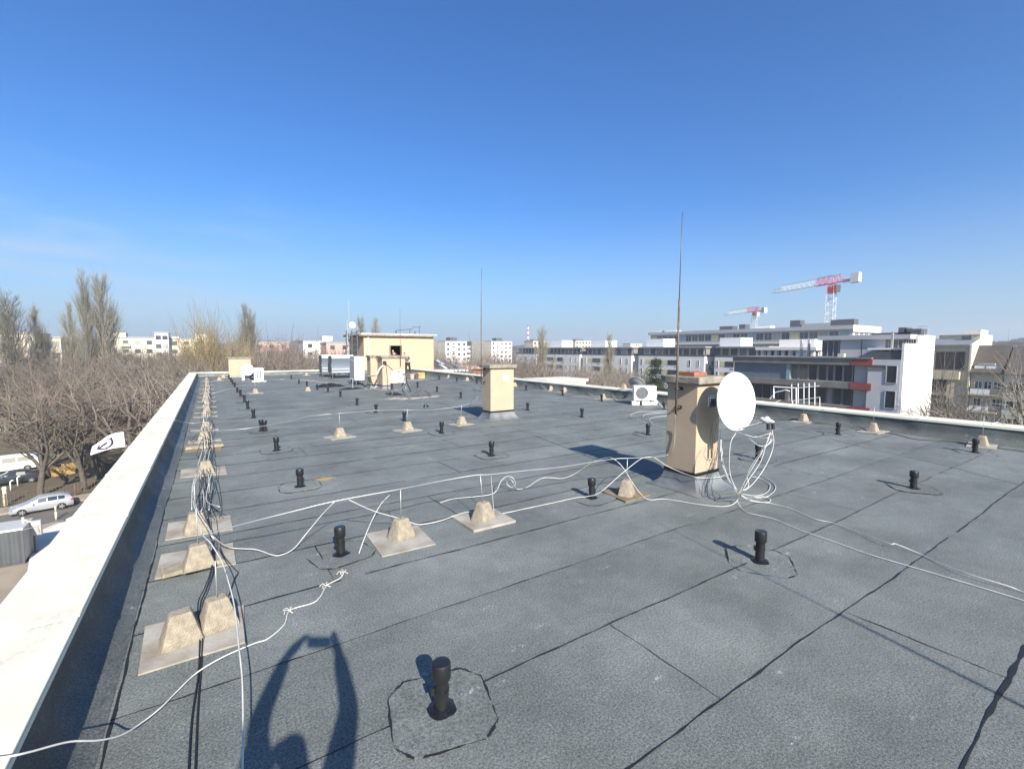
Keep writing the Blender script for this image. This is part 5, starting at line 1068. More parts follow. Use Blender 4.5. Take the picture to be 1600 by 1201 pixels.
ch = PY(825, 546, 640); t = thing('striped_chimney', 'tall red and white striped industrial chimney on the horizon', 'chimney', (ch[0], ch[1], GZ)); hh = fzy(825, 507, 640)-GZ
for i in range(8): MB().lathe([(1.7-i*.07, hh*(.44+i*.07)), (1.63-i*.07, hh*(.44+(i+1)*.07))], 12).obj('band', M['crane_r' if i % 2 else 'white'], t, smooth=50)
MB().lathe([(2.4, 0), (1.71, hh*.44)], 12).obj('shaft', M['conc_l'], t, smooth=50)
# low roofs just past the end of our building
Yp = 58.0
b = Bld('low_building', 'low building with sloping dark and red roof panels right of the stairwell house', 'building', (fx(700, Yp), Yp))
xa, xb = fx(676, Yp), fx(727, Yp); z0, z1 = fzy(700, 576.5, Yp), fzy(700, 562, Yp+5)
b.box('wall', (xa-3, Yp+.2, GZ), (xb, Yp+6, z0-.1), 'wwall'); b.box('eaves', (xa-3, Yp-.4, z0-.35), (xb+.3, Yp+.19, z0-.101), 'white')
m = MB(); m.add([np.array(p)-b.o for p in ((xa-3, Yp, z0-.05), (xb, Yp, z0-.05), (xb-1.0, Yp+5, z1), (xa-3, Yp+5, z1), (xa-3, Yp+5, z0-.1), (xb-1, Yp+5, z0-.1), (xb, Yp, z0-.1), (xa-3, Yp, z0-.1))], [(0, 1, 2, 3), (3, 2, 5, 4), (0, 7, 6, 1), (1, 6, 5, 2), (0, 3, 4, 7)]); m.obj('roof', M['roofg'], b.t)
for i in range(8):
    f0, f1 = (i+.06)/8, (i+.94)/8; p = lambda f, v: np.array([xa-.3+(xb-.6-xa)*f+v*.6*0, Yp+.25+4.5*v, z0-.05+(z1-z0+.05)*(.25+4.5*v)/5+.09])-b.o
    for v0, v1 in ((.02, .47), (.5, .97)):
        q = [p(f0, v0), p(f1, v0), p(f1, v1), p(f0, v1)]; m = MB(); m.frust([a-(0, 0, .07) for a in q], q)
        m.obj('collector_panel', M['red'] if (i == 1 and v0 < .1) else M['dgrey' if (i*3+int(v0*10)) % 4 else 'lgrey'], b.t)
b = Bld('low_building', 'low brick building with a flat red roof left of the middle chimney', 'building', (fx(742, 60), 61)); b.box('wall', (fx(728, 60), 60, GZ), (fx(768, 60), 66, fzy(742, 576, 60)), 'brick'); b.box('roof', (fx(727, 60), 59.6, fzy(742, 576, 60)), (fx(769, 60), 66.4, fzy(742, 573.5, 60)), 'pinkb')
p = PX(838, 592, 34); b = Bld('low_building', 'pale flat roof showing just over the right parapet beside the middle chimney', 'building', (36, p[1])); b.box('wall', (34, fy(858, 34), GZ), (40, fy(822, 34), p[2]-.3), 'creamb'); b.box('roof', (33.7, fy(859, 34), p[2]-.3), (40.3, fy(821, 34), p[2]), 'coping')
# white steel frames beyond the right parapet
t = thing('railing', 'white steel railing frames standing just outside the right parapet past the big dish', 'railing', (XR+.5, fy(1245, XR+.5), ZC-.6))
X3 = XR+.45
def rp(px, py, X=X3): return PX(px, py, X)-np.array(t.location)
m = MB(); r_ = .022
m.tube([rp(1209, 622), rp(1209, 604), rp(1244, 606), rp(1244, 634)], r_, 6).tube([rp(1203, 623), rp(1211, 613), rp(1228, 609), rp(1234, 611)], .018, 5); m.obj('frame', M['white'], t)
for px, y0_, y1_ in ((1237, 600, 630), (1247, 599, 630), (1256, 598.5, 631), (1264, 598.5, 632), (1273, 597, 633)): MB().tube([rp(px, y0_, X3+.5), rp(px, y1_, X3+.5)], .013, 5).obj('upright', M['white'], t)
MB().tube([rp(1246, 606, X3+.5), rp(1280, 603, X3+.5)], .013, 5).tube([rp(1238, 626, X3+.5), rp(1281, 620.5, X3+.5), rp(1281, 635, X3+.5)], .012, 5).tube([rp(1238, 626, X3+.5), rp(1238, 640, X3+.5)], .018, 5).obj('rail', M['white'], t)
m = MB(); m.box((-.4, -1.2, -.5), (.7, 1.4, -.02)); m.obj('ledge', M['conc_g'], t)

# ------------------------------------------------------------------ tower cranes
def truss(m, a, b, w, h, n, r, tri=False):
    r = r*.44
    a, b = np.array(a, float), np.array(b, float); d = b-a; L = np.linalg.norm(d); d /= L
    s = np.cross(d, (0, 0, 1)); s = s/np.linalg.norm(s) if np.linalg.norm(s) > .1 else np.array([1., 0, 0]); u = np.cross(s, d)
    C = [s*-w/2, s*w/2, u*h] if tri else [s*-w/2-u*h/2, s*w/2-u*h/2, s*w/2+u*h/2, -s*w/2+u*h/2]
    k = len(C)
    for c in C: m.tube([a+c, b+c], r, 4)
    for i in range(n):
        p, q = a+d*L*i/n, a+d*L*(i+1)/n
        for j in range(k):
            c0, c1 = C[j], C[(j+1) % k]; m.tube([p+c0, q+c1] if i % 2 else [p+c1, q+c0], r*.7, 4); m.tube([q+c0, q+c1], r*.7, 4)
def crane(label, D, mast, top, jibtip, jibend, sc, jang):
    p = PD(mast[0], mast[1], D); t = thing('tower_crane', label, 'tower crane', (p[0], p[1], GZ)); o = np.array(t.location)
    z = p[2]-GZ; zj = PD(mast[0], top, D)[2]-GZ
    m = MB(); truss(m, (0, 0, 0), (0, 0, z), 2.0*sc, 2.0*sc, 22, .16*sc); m.obj('mast', M['crane_w'], t)
    m = MB(); truss(m, (0, 0, z), (0, 0, zj-.3), 1.7*sc, 1.7*sc, 3, .2*sc); m.obox((0, 0, z+(zj-z)*.35), (.8*sc, 0, 0), (0, .8*sc, 0), (0, 0, (zj-z)*.32)); m.obj('slewing_tower', M['crane_r'], t)
    m = MB(); q = o+(0, 0, zj)
    e1 = PD(jibtip[0], jibtip[1], jang[0])-o; e2 = PD(jibend[0], jibend[1], jang[1])-o
    e1, e2 = np.array(e1), np.array(e2); c = np.array([0, 0, zj]); mid_ = c+(e1-c)*.22
    truss(m, c, mid_, 1.6*sc, 2.4*sc, 6, .17*sc, True); truss(m, c, c+(e2-c)*.45, 1.6*sc, 2.2*sc, 4, .17*sc, True); m.obj('root_jib', M['crane_r'], t)
    m = MB(); truss(m, mid_, c+(e1-c)*.82, 1.5*sc, 2.2*sc, 14, .15*sc, True); truss(m, c+(e1-c)*.82, e1, 1.2*sc, 1.2*sc, 5, .13*sc, True); m.obj('jib', M['crane_w'], t)
    m = MB(); truss(m, c+(e2-c)*.45, e2, 1.5*sc, .5*sc, 5, .15*sc); m.obj('counter_jib', M['crane_r'], t)
    d = (e2-c)/np.linalg.norm(e2-c); s = np.cross(d, (0, 0, 1)); m = MB(); m.obox(e2+(0, 0, .3*sc), d*1.1*sc, s*.9*sc, (0, 0, 1.35*sc)); m.obj('counterweight', M['conc_l'], t)
    s_ = np.array([CRt[0], CRt[1], 0]); MB().obox(c+s_*1.4*sc-(0, 0, 1.6*sc), s_*.7*sc, np.cross(s_, (0, 0, 1))*.9*sc, (0, 0, 1.1*sc)).obj('cab', M['creamb'], t)
crane('large red and white tower crane with its long jib pointing left above the pale block', 175, (1299, 459), 443, (1208, 458.5), (1337, 435.5), 1.25, (215, 168))
crane('small far red and white tower crane, left of the large one', 270, (1179, 493), 486.5, (1131, 493), (1194, 485.5), 1.1, (310, 262))

# ------------------------------------------------------------------ trees
def rot_about(d, ax, a):
    ax = ax/(np.linalg.norm(ax)+1e-9); return d*math.cos(a)+np.cross(ax, d)*math.sin(a)+ax*(ax@d)*(1-math.cos(a))
def fast_tube(st, path, r0, r1, n):
    k = len(path); o = len(st['v'])
    d = path[-1]-path[0]; d = d/(np.linalg.norm(d)+1e-9); a = np.cross(d, (0.31, .2, .93) if abs(d[2]) < .8 else (1, .2, .1)); a /= np.linalg.norm(a)+1e-9; b = np.cross(d, a)
    for i, p in enumerate(path):
        r = r0+(r1-r0)*i/(k-1)
        for j in range(n):
            q = 2*math.pi*j/n; st['v'].append(tuple(p+r*(a*math.cos(q)+b*math.sin(q))))
    for i in range(k-1):
        for j in range(n): st['f'].append((o+i*n+j, o+i*n+(j+1) % n, o+(i+1)*n+(j+1) % n, o+(i+1)*n+j))
def grow(kind, seed, h):
    r = np.random.default_rng(seed); tr = dict(v=[], f=[]); cr_ = dict(v=[], f=[])
    def path(p, d, L, n, wig, grav):
        P = [p]
        for i in range(n):
            d = d+r.normal(0, wig, 3)+np.array([0, 0, grav]); d /= np.linalg.norm(d); P.append(P[-1]+d*L/n)
        return P, d
    def rec(p, d, L, rad, lv):
        segs = (5, 4, 3, 2)[lv]; P, dd = path(p, d, L, segs, wig=(.08, .14, .18, .2)[lv] if kind != 'poplar' else .05, grav=(.06, .05, .03, -.02)[lv] if kind == 'broad' else .12)
        tgt = tr if lv <= 1 else cr_
        fast_tube(tgt, P, rad, rad*(.55 if lv < 3 else .35), (7, 5, 3, 3)[lv])
        if lv == 3: return
        nch = {'broad': (0, 7, 6, 6), 'poplar': (0, 0, 7, 5), 'willow': (0, 6, 7, 8)}[kind][lv+1] if lv < 3 else 0
        for i in range(nch):
            f = r.uniform(.28, 1.0) if i else 1.0
            k = f*(len(P)-1); j = min(int(k), len(P)-2); q = P[j]+(P[j+1]-P[j])*(k-j)
            ax = np.cross(dd, r.normal(0, 1, 3)); a = {'broad': r.uniform(.45, 1.05), 'poplar': r.uniform(.15, .4), 'willow': r.uniform(.15, .5)}[kind]
            if i == 0: a *= .4
            e = rot_about(dd, ax, a)
            if kind == 'broad' and lv < 2: e[2] = max(e[2], -.05)
            rec(q, e/np.linalg.norm(e), L*r.uniform(.5, .78)*(1 if lv else .9), max(rad*.48*(1.2-f*.4), .011), lv+1)
    if kind == 'broad':
        th = h*.2; P, d = path(np.zeros(3), np.array([0, 0, 1.0]), th, 4, .05, .1); fast_tube(tr, P, h*.023, h*.017, 9)
        nl = 6
        for i in range(nl):
            a = 2*math.pi*i/nl+r.uniform(-.4, .4); t = r.uniform(.35, .85) if i else .1
            e = np.array([math.cos(a)*math.sin(t), math.sin(a)*math.sin(t), math.cos(t)]); rec(P[-1]-np.array([0, 0, r.uniform(0, .12)*th]), e, h*r.uniform(.34, .44), h*.0125, 1)
    elif kind == 'willow':
        for i in range(15):
            a = r.uniform(0, 6.28); t = r.uniform(.03, .32); e = np.array([math.cos(a)*math.sin(t), math.sin(a)*math.sin(t), math.cos(t)]); rec(np.array([math.cos(a)*.3, math.sin(a)*.3, 0]), e, h*r.uniform(.45, .62), h*.009, 1)
    else:
        P, d = path(np.zeros(3), np.array([0, 0, 1.0]), h, 10, .015, .2); fast_tube(tr, P, h*.016, .03, 7)
        for i in range(95):
            f = r.uniform(.10, .97); k = f*10; j = int(k); q = P[j]+(P[min(j+1, 10)]-P[j])*(k-j)
            a = r.uniform(0, 6.28); t = r.uniform(.22, .5); e = np.array([math.cos(a)*math.sin(t), math.sin(a)*math.sin(t), math.cos(t)])
            rec(q, e, h*.24*(1.08-f)**.55*r.uniform(.55, 1.1), h*.004*(1.1-f)+.01, 1)
    return tr, cr_
def tree_mesh(st, m, name):
    me = bpy.data.meshes.new(name); me.from_pydata(st['v'], [], st['f']); me.materials.append(m); me.polygons.foreach_set('use_smooth', [True]*len(st['f'])); me.update(); return me
TM = {}
for k, kind, seeds, h, mt, mc in (('broad', 'broad', (1, 2, 3, 4, 5), 12, 'bark', 'twig'), ('grey', 'broad', (11, 12, 13), 12, 'bark_l', 'twig_g'), ('red', 'broad', (21, 22), 12, 'bark', 'twig_r'), ('poplar', 'poplar', (31, 32, 33), 26, 'bark_l', 'twig_p'), ('willow', 'willow', (41, 42), 18, 'bark_l', 'twig_w')):
    TM[k] = []
    for s in seeds:
        a, b_ = grow(kind, s, h); zs = np.array([v[2] for v in b_['v']]); TM[k].append((tree_mesh(a, M[mt], 'trunk'), tree_mesh(b_, M[mc], 'crown'), float(np.percentile(zs, 99 if kind == 'broad' else 99.7))))
TCNT = [0]
def tree(kind, p, h, label, rz=None, wd=1.0, name='bare_tree', group=None, var=None):
    i = TCNT[0]; TCNT[0] += 1; v = TM[kind][(i if var is None else var) % len(TM[kind])]
    t = thing(name, label, 'tree', (p[0], p[1], GZ), rng.uniform(0, 6.28) if rz is None else rz, group)
    for nm, me in (('trunk', v[0]), ('crown', v[1])):
        o = bpy.data.objects.new(nm, me); COL.objects.link(o); o.parent = t
    s = h/v[2]; t.scale = (s*wd, s*wd, s); return t
def at(px, D): p = PD(px, 546.8, D); return p[:2]
def hfor(py, D): return CAMH-(py-546.8)/FPX*D-GZ
# trees one can name
tree('broad', G(64, 776, GZ), 11.0, 'bare tree with a forked pale trunk right behind the silver hatchback', name='bare_tree', var=1)
tree('broad', G(132, 766, GZ), 11.5, 'bare dark trunked tree just right of the silver hatchback, by the flag', var=2)
POP = [(28, 460, 105, 1.25, 'broad pale poplar at the far left of the horizon'), (62, 481, 112, .8, 'small poplar just right of the far left poplar'), (112, 477, 104, .75, 'narrow dark poplar left of the two tallest poplars'), (140, 429, 100, .62, 'tallest poplar of the horizon, left of a pair'), (167, 432, 102, .95, 'full pale poplar, right of the tallest pair'),
       (383, 479, 120, .8, 'slim poplar right of the golden trees, left of a pair'), (397, 487, 125, .8, 'slim poplar right of the golden trees, right of a pair'), (562, 497, 150, .9, 'thin bare poplar tip over the stairwell house, leftmost'), (589, 499, 160, .9, 'thin bare poplar tip over the stairwell house, rightmost'), (845, 510, 105, .95, 'tall bare poplar right of the striped chimney'), (952, 521, 118, .8, 'small bare poplar above the white row, left of the near chimney')]
for px, py, D, wd, lab in POP:
    tree('poplar', at(px, D), hfor(py, D)*1.02, lab, wd=wd*1.25, name='poplar_tree')
for px, py, D, lab in ((330, 476, 82, 'golden twiggy tree at the far left corner of the roof, left of a pair'), (350, 486, 80, 'golden twiggy tree at the far left corner of the roof, right of a pair')):
    tree('willow', at(px, D), hfor(py, D), lab, name='bare_tree', wd=.95)
# conifer behind the air conditioner
def conifer(p, h, label):
    r = np.random.default_rng(77); t = thing('conifer_tree', label, 'tree', (p[0], p[1], GZ)); MB().tube([(0, 0, 0), (0, 0, h)], [h*.018, .02], 7).obj('trunk', M['bark'], t, smooth=180)
    st = dict(v=[], f=[])
    for i in range(120):
        f = r.uniform(.15, .99); a = r.uniform(0, 6.28); L = h*.36*(1.03-f)**.8*r.uniform(.6, 1.15); d = np.array([math.cos(a), math.sin(a), r.uniform(-.15, .3)])
        q0 = np.array([0, 0, h*f])
        for k in range(int(14*max(.3, L/2))):
            c = q0+d*L*r.uniform(.15, 1)+r.normal(0, .12, 3)
            for e in range(9):
                q = c+r.normal(0, .17, 3); u = r.normal(0, 1, 3); u /= np.linalg.norm(u); w = np.cross(u, r.normal(0, 1, 3)); w /= np.linalg.norm(w); o = len(st['v'])
                st['v'] += [tuple(q-u*.11-w*.035), tuple(q+u*.13), tuple(q-u*.11+w*.035)]; st['f'].append((o, o+1, o+2))
    o = bpy.data.objects.new('crown', tree_mesh(st, M['needle'], 'crown')); COL.objects.link(o); o.parent = t
conifer(at(1026, 52), hfor(560, 52), 'dark green conifer between the white row and the air conditioner')
# the park left of the building
cnt = 0; taken = [G(64, 776, GZ)[:2], G(132, 766, GZ)[:2]]
GL = {'broad': 'bare brown tree in the dense park left of the roof', 'grey': 'bare grey brown tree in the dense park left of the roof', 'red': 'bare reddish tree in the dense park left of the roof'}
for tries in range(4000):
    if cnt >= 170: break
    px = rng.uniform(-90, 330); D = 46+130*rng.random()**1.25; p = at(px, D)
    if p[1] < 61+p[0]*.2 or p[0] > -3-(D > 60)*0 and p[1] < 44: continue
    if px < 45 and 45 < D < 66: continue
    if min(np.hypot(*(p-q)) for q in taken) < 3.9: continue
    taken.append(p); py = 570-14*rng.random()-(16 if px > 90 else 6)*rng.random()-(9 if D > 95 else 0); h = min(14.5, max(9.5, hfor(py, D)*rng.uniform(.9, 1.0)))
    kd = ('broad', 'broad', 'grey', 'broad', 'red')[cnt % 5]; tree(kd, p, h, GL[kd], wd=rng.uniform(.95, 1.2), group=GL[kd].replace('tree', 'trees')); cnt += 1
# behind the far end of the roof
cnt = 0; taken = []
for tries in range(3000):
    if cnt >= 60: break
    px = rng.uniform(335, 560); D = 62+105*rng.random(); p = at(px, D)
    if p[1] < 52 or (taken and min(np.hypot(*(p-q)) for q in taken) < 5): continue
    taken.append(p); h = hfor(522+26*rng.random()+(0 if px < 480 else 16), D)*.98; kd = ('red', 'grey', 'red', 'broad')[cnt % 4]
    tree(kd, p, h, {'red': 'reddish bare tree beyond the far end of the roof', 'grey': 'grey brown bare tree beyond the far end of the roof', 'broad': 'brown bare tree beyond the far end of the roof'}[kd], group='bare trees beyond the far end of the roof, '+kd); cnt += 1
# between our roof and the white row
cnt = 0; taken = []
for tries in range(4000):
    if cnt >= 85: break
    px = rng.uniform(672, 1010); D = 58+75*rng.random(); p = at(px, D)
    if p[0] > 116 or p[0] < 22 or (taken and min(np.hypot(*(p-q)) for q in taken) < 3.4): continue
    taken.append(p); py = 545+np.interp(px, [680, 800, 870, 1000], [0, 4, 18, 26])+14*rng.random(); h = max(7.5, hfor(py, D)); kd = ('red', 'grey', 'grey', 'broad')[cnt % 4]
    tree(kd, p, h, {'red': 'reddish bare tree in front of the white houses', 'grey': 'grey brown bare tree in front of the white houses', 'broad': 'brown bare tree in front of the white houses'}[kd], group='bare trees before the white houses, '+kd); cnt += 1
# bare trees before the houses at the right
for px, py, D, wd, lab in ((1492, 556, 44, .55, 'bare dark tree before the brown glazed house right of the white gable'), (1470, 590, 50, .5, 'low bare tree close to the right side of the white gable'), (1632, 540, 44, .6, 'pale bare tree reaching in at the right picture edge'), (1560, 628, 38, .9, 'low bare shrub tree just over the right parapet before the tan house'), (1600, 640, 36, .9, 'lowest bare shrub tree at the right edge over the parapet')):
    tree('grey' if px != 1492 else 'broad', at(px, D), hfor(py, D), lab, wd=wd)
# far woods on the horizon
def woods(b0, b1, dist, hgt, seed):
    r = np.random.default_rng(seed); m = MB(); n = int((b1-b0)*30); vs = []
    for i in range(n+1):
        d = b0+(b1-b0)*i/n; a = R(d); c = np.array([math.sin(a), math.cos(a), 0])
        h = hgt*(.86+.10*math.sin(d*.35+seed)+.05*math.sin(d*1.9+seed*2)+.05*r.random())
        vs += [tuple(c*dist+(0, 0, GZ)), tuple(c*(dist+6)+(0, 0, GZ+h*.82)), tuple(c*(dist+25)+(0, 0, GZ+h)), tuple(c*(dist+90)+(0, 0, GZ+h*.9)), tuple(c*(dist+200)+(0, 0, GZ))]
    m.add(vs, [(i*5+j, (i+1)*5+j, (i+1)*5+j+1, i*5+j+1) for i in range(n) for j in range(4)]); return m
o = woods(-28, 92, 620, 18, 3).obj('distant_woods', M['hills'], None); struct(o, 'stuff')
o = woods(-28, 40, 900, 30, 5).obj('hills', M['hills'], None); struct(o)
o = woods(74, 95, 700, 34, 8).obj('hills', M['hills'], None); struct(o)

# ------------------------------------------------------------------ street, cars and yard on the left
w0, w1 = G(35, 806, GZ), G(97, 795, GZ); su = (w1-w0)/np.linalg.norm(w1-w0); sv = np.array([-su[1], su[0], 0]); so0 = (w0+w1)/2
def sp_(a, b_, z=0.0): return so0+su*a+sv*b_+np.array([0, 0, z])
def sheet(name, a0, a1, b0, b1, z, m): return struct(MB().add([sp_(a0, b0, z), sp_(a1, b0, z), sp_(a1, b1, z), sp_(a0, b1, z)], [(0, 1, 2, 3)]).obj(name, M[m], None))
sheet('road', -80, 60, -4.6, 1.6, .006, 'asph')
o = MB().add([sp_(a, b_, z) for z in (0, .13) for a, b_ in ((-80, 1.62), (60, 1.62), (60, 3.9), (-80, 3.9))], [(0, 3, 2, 1), (4, 5, 6, 7), (0, 1, 5, 4), (1, 2, 6, 5), (2, 3, 7, 6), (3, 0, 4, 7)]).obj('pavement', M['pave'], None); struct(o)
sheet('pavement', -80, 60, -7.2, -4.61, .10, 'pave')
o = MB().add([np.array([x, y, GZ+.004]) for x, y in ((-60, 20), (-1.3, 20), (-1.3, 47), (-60, 38))], [(0, 1, 2, 3)]).obj('paved_yard', M['pave'], None); struct(o)
yq = [G(52, 836, GZ), G(112, 808.5, GZ), G(200, 770, GZ), G(260, 900, GZ), G(40, 915, GZ)]
o = MB().add([(q[0], q[1], GZ+.11) for q in yq], [(0, 4, 3, 2, 1)]).obj('pale_pavement', M['pavel'], None); struct(o)
# park fence with posts
ft = thing('park_fence', 'low rusty fence of posts and rails between the pavement and the parked cars', 'fence', sp_(0, 4.3))
loc = np.array(ft.location)
for i in range(-16, 14):
    q = sp_(i*2.3, 4.3)-loc; MB().box(q+(-.05, -.05, 0), q+(.05, .05, 1.25)).obj('post', M['rust'], ft)
for z in (.35, 1.2): MB().tube([sp_(-37, 4.3, z)-loc, sp_(30, 4.3, z)-loc], .03, 4).obj('rail', M['rust'], ft)
m = MB()
for i in range(-148, 120): q = sp_(i*.25, 4.3)-loc; m.box(q+(-.012, -.012, .3), q+(.012, .012, 1.2))
o = m.obj('bars', M['rust'], ft)
q = G(9, 789, GZ); t = thing('gate_post', 'pale round topped gate post left of the silver hatchback', 'post', q); MB().lathe([(.16, 0), (.15, 1.5), (.19, 1.52), (.19, 1.62), (.12, 1.75), (0, 1.78)], 12).obj('post', M['creamb'], t, smooth=40)
for i, (px, py) in enumerate(((17, 766), (28, 759))):
    t = thing('lamp_bollard', ['short pale bollard lamp in front of the dark car, nearer one', 'short pale bollard lamp in front of the dark car, farther one'][i], 'bollard', G(px, py, GZ)); MB().tube([(0, 0, 0), (0, 0, .9), (.1, .05, 1.02), (.22, .1, .98)], .06, 6).obj('tube', M['white'], t, smooth=180)
def car(label, p, heading, L, Wd, H, paint, kind='hatch', name='parked_car'):
    t = thing(name, label, 'van' if kind == 'van' else 'car', p, heading); hw = Wd/2
    # stations along the length (front at -x): x, belt z, roof z, half width
    if kind == 'hatch': stn = [(0, .55, .55, .80), (.04, .68, .68, .90), (.22, .86, .88, .98), (.30, .92, 1.00, 1), (.46, .95, 1.42, 1), (.60, .97, 1.47, 1), (.80, .98, 1.44, 1), (.93, .98, 1.30, .97), (.985, .96, 1.02, .93), (1, .80, .80, .88)]
    elif kind == 'sedan': stn = [(0, .55, .55, .80), (.04, .68, .68, .90), (.24, .84, .86, .98), (.32, .90, .98, 1), (.45, .93, 1.38, 1), (.58, .94, 1.42, 1), (.70, .95, 1.38, 1), (.84, .96, 1.05, .98), (.98, .92, .94, .93), (1, .75, .75, .88)]
    else: stn = [(0, .6, .6, .84), (.03, .9, .9, .94), (.14, 1.05, 1.10, 1), (.24, 1.10, 1.82, 1), (.34, 1.12, 1.95, 1), (.6, 1.12, 1.97, 1), (.9, 1.12, 1.95, 1), (.98, 1.12, 1.85, .98), (1, .9, .9, .96)]
    k = H/max(s[2] for s in stn); m = MB(); vs = []; n = 12
    for f, bz, tz, wf in stn:
        x = (f-.5)*L; w = hw*wf; tw = w*(.78 if tz-bz > .2 else .97)
        half = [(w*.80, .20), (w*.97, .30), (w, .55*bz/.95+.0), (w*.985, bz), (tw, bz+(tz-bz)*.88), (tw*.8, tz)]
        vs += [(x, -a, z*k) for a, z in half]+[(x, a, z*k) for a, z in reversed(half)]
    fs = [(i*n+j, (i+1)*n+j, (i+1)*n+(j+1) % n, i*n+(j+1) % n) for i in range(len(stn)-1) for j in range(n)]+[tuple(range(n)), tuple(reversed(range((len(stn)-1)*n, len(stn)*n)))]
    m.add(vs, fs); m.obj('body', M[paint], t, smooth=50)
    # side glass, windscreen and rear window
    def band(f0, f1, lo, hi, s, nm):
        g = MB(); q = []
        for f in np.linspace(f0, f1, 7):
            xs = [a[0] for a in stn]; bz = np.interp(f, xs, [a[1] for a in stn]); tz = np.interp(f, xs, [a[2] for a in stn]); wf = np.interp(f, xs, [a[3] for a in stn])
            w = hw*wf; tw = w*np.interp(tz-bz, [.0, .2, .3], [.97, .9, .78])
            for e in (lo, hi): a = (w*.985)*(1-e)+tw*e; q.append(((f-.5)*L, s*(a+.008), (bz+(tz-bz)*.88*e)*k))
        g.add(q, [(2*i, 2*i+2, 2*i+3, 2*i+1) if s < 0 else (2*i, 2*i+1, 2*i+3, 2*i+2) for i in range(6)]); return g.obj(nm, M['glass'], t)
    rngs = {'hatch': ((.40, .575), (.59, .74), (.755, .86)), 'sedan': ((.41, .55), (.565, .72)), 'van': ((.26, .36), (.39, .62), (.64, .92))}[kind]
    for s in (-1, 1):
        for f0, f1 in rngs: band(f0, f1, .08, .86, s, 'side_window')
    xs = [a[0] for a in stn]
    def cross(f0, f1, nm, mm='glass', e0=0.15, lift=.01):
        q = []
        for f in (f0, f1):
            tz = np.interp(f, xs, [a[2] for a in stn]); wf = np.interp(f, xs, [a[3] for a in stn]); w = hw*wf*.60
            for s in (-1, 1): q.append(((f-.5)*L, s*w, tz*k+lift))
        MB().add(q, [(0, 1, 3, 2)]).obj(nm, M[mm], t)
    a, b_ = {'hatch': (.325, .45), 'sedan': (.34, .44), 'van': (.155, .235)}[kind]; cross(a, b_, 'windscreen')
    a, b_ = {'hatch': (.865, .975), 'sedan': (.73, .83), 'van': (.965, .985)}[kind]; cross(a, b_, 'rear_window')
    wr = .31 if kind != 'van' else .34
    for fx_, s in ((.19, -1), (.19, 1), (.80, -1), (.80, 1)):
        c = ((fx_-.5)*L, s*(hw-.09), wr); w = MB(); w.lathe([(wr*.62, -.1), (wr*.96, -.1), (wr, -.07), (wr, .07), (wr*.96, .1), (wr*.62, .1)], 22); w.v = [(c[0]+x, c[1]+z, c[2]+y) for x, y, z in w.v]; wo = w.obj('wheel', M['tyre'], t, smooth=40)
        h = MB(); h.lathe([(wr*.62, -.06), (wr*.62, .06)], 20); h.v = [(c[0]+x, c[1]+z, c[2]+y) for x, y, z in h.v]; h.obj('hub', M['dgrey'], wo)
        g = MB()
        for j in range(5): an_ = j*2*math.pi/5; g.obox((c[0]+wr*.33*math.cos(an_), c[1]+s*.085, c[2]+wr*.33*math.sin(an_)), (wr*.30*math.cos(an_), 0, wr*.30*math.sin(an_)), (0, .018, 0), (-wr*.11*math.sin(an_), 0, wr*.11*math.cos(an_)))
        g.tube([(c[0]+wr*.61*math.cos(q), c[1]+s*.085, c[2]+wr*.61*math.sin(q)) for q in np.linspace(0, 6.2832, 21)], wr*.05, 5); g.obj('rim', M['alloy'], wo)
    for s in (-1, 1):
        MB().obox(((.975-.5)*L, s*hw*.80, .82*k), (.06, 0, 0), (0, .16, 0), (0, 0, .10)).obj('tail_light', M['tail'], t, bevel=.02)
        MB().obox(((.035-.5)*L+.03, s*hw*.70, .62*k), (.06, 0, .02), (0, .17, 0), (-.02, 0, .08)).obj('headlight', M['glass2'], t, bevel=.02)
        MB().obox(((.36-.5)*L, s*(hw+.08), 1.0*k), (.05, 0, 0), (0, .09, 0), (0, 0, .07)).obj('wing_mirror', M[paint], t, bevel=.02)
    return t
hd = math.atan2(su[1], su[0]); LC = np.linalg.norm(w1-w0)/.61
car('silver hatchback parked along the kerb, facing left', so0+np.array([0, 0, .008])+sv*.75, hd, LC, 1.72, 1.46*LC/4.2, 'silver')
car('white van parked in the park behind the dark car', G(14, 738, GZ)+sv*.7, hd+.05, 4.9, 1.95, 1.95, 'carwhite', 'van', 'parked_van')
car('dark sedan parked between the white van and the fence', G(20, 757, GZ)+sv*.5, hd+.02, 4.6, 1.8, 1.45, 'cardark', 'sedan')
car('small white car parked far off among the trees of the park', G(116, 601, GZ), .1, 4.5, 1.8, 1.5, 'carwhite', 'sedan')
for i, (px, py, w_, h_) in enumerate(((98, 741, 1.5, .8), (113, 734, 1.3, .8))):
    t = thing('board_stack', ['stack of yellowish boards in the park, nearer one', 'stack of yellowish boards in the park, farther one'][i], 'boards', G(px, py, GZ), hd+.2); r = np.random.default_rng(i)
    m = MB()
    for k in range(6): m.obox((r.normal(0, .05), r.normal(0, .05), .07+k*.14), (w_/2*1.3, 0, 0), (0, .45, 0), (0, 0, .062))
    m.obj('boards', M['wood'], t)
t = thing('low_wall', 'low tan brick wall between the trees at the left edge', 'wall', G(18, 678, GZ), hd)
m = MB(); m.box((-3.5, 0, 0), (-1.2, .4, 2.0)).box((-.8, 0, 0), (1.0, .4, 2.2)).box((1.3, 0, 0), (3.2, .4, 2.0)).box((-3.6, -.05, 2.201), (3.3, .45, 2.4)); m.obj('wall', M['tan'], t)
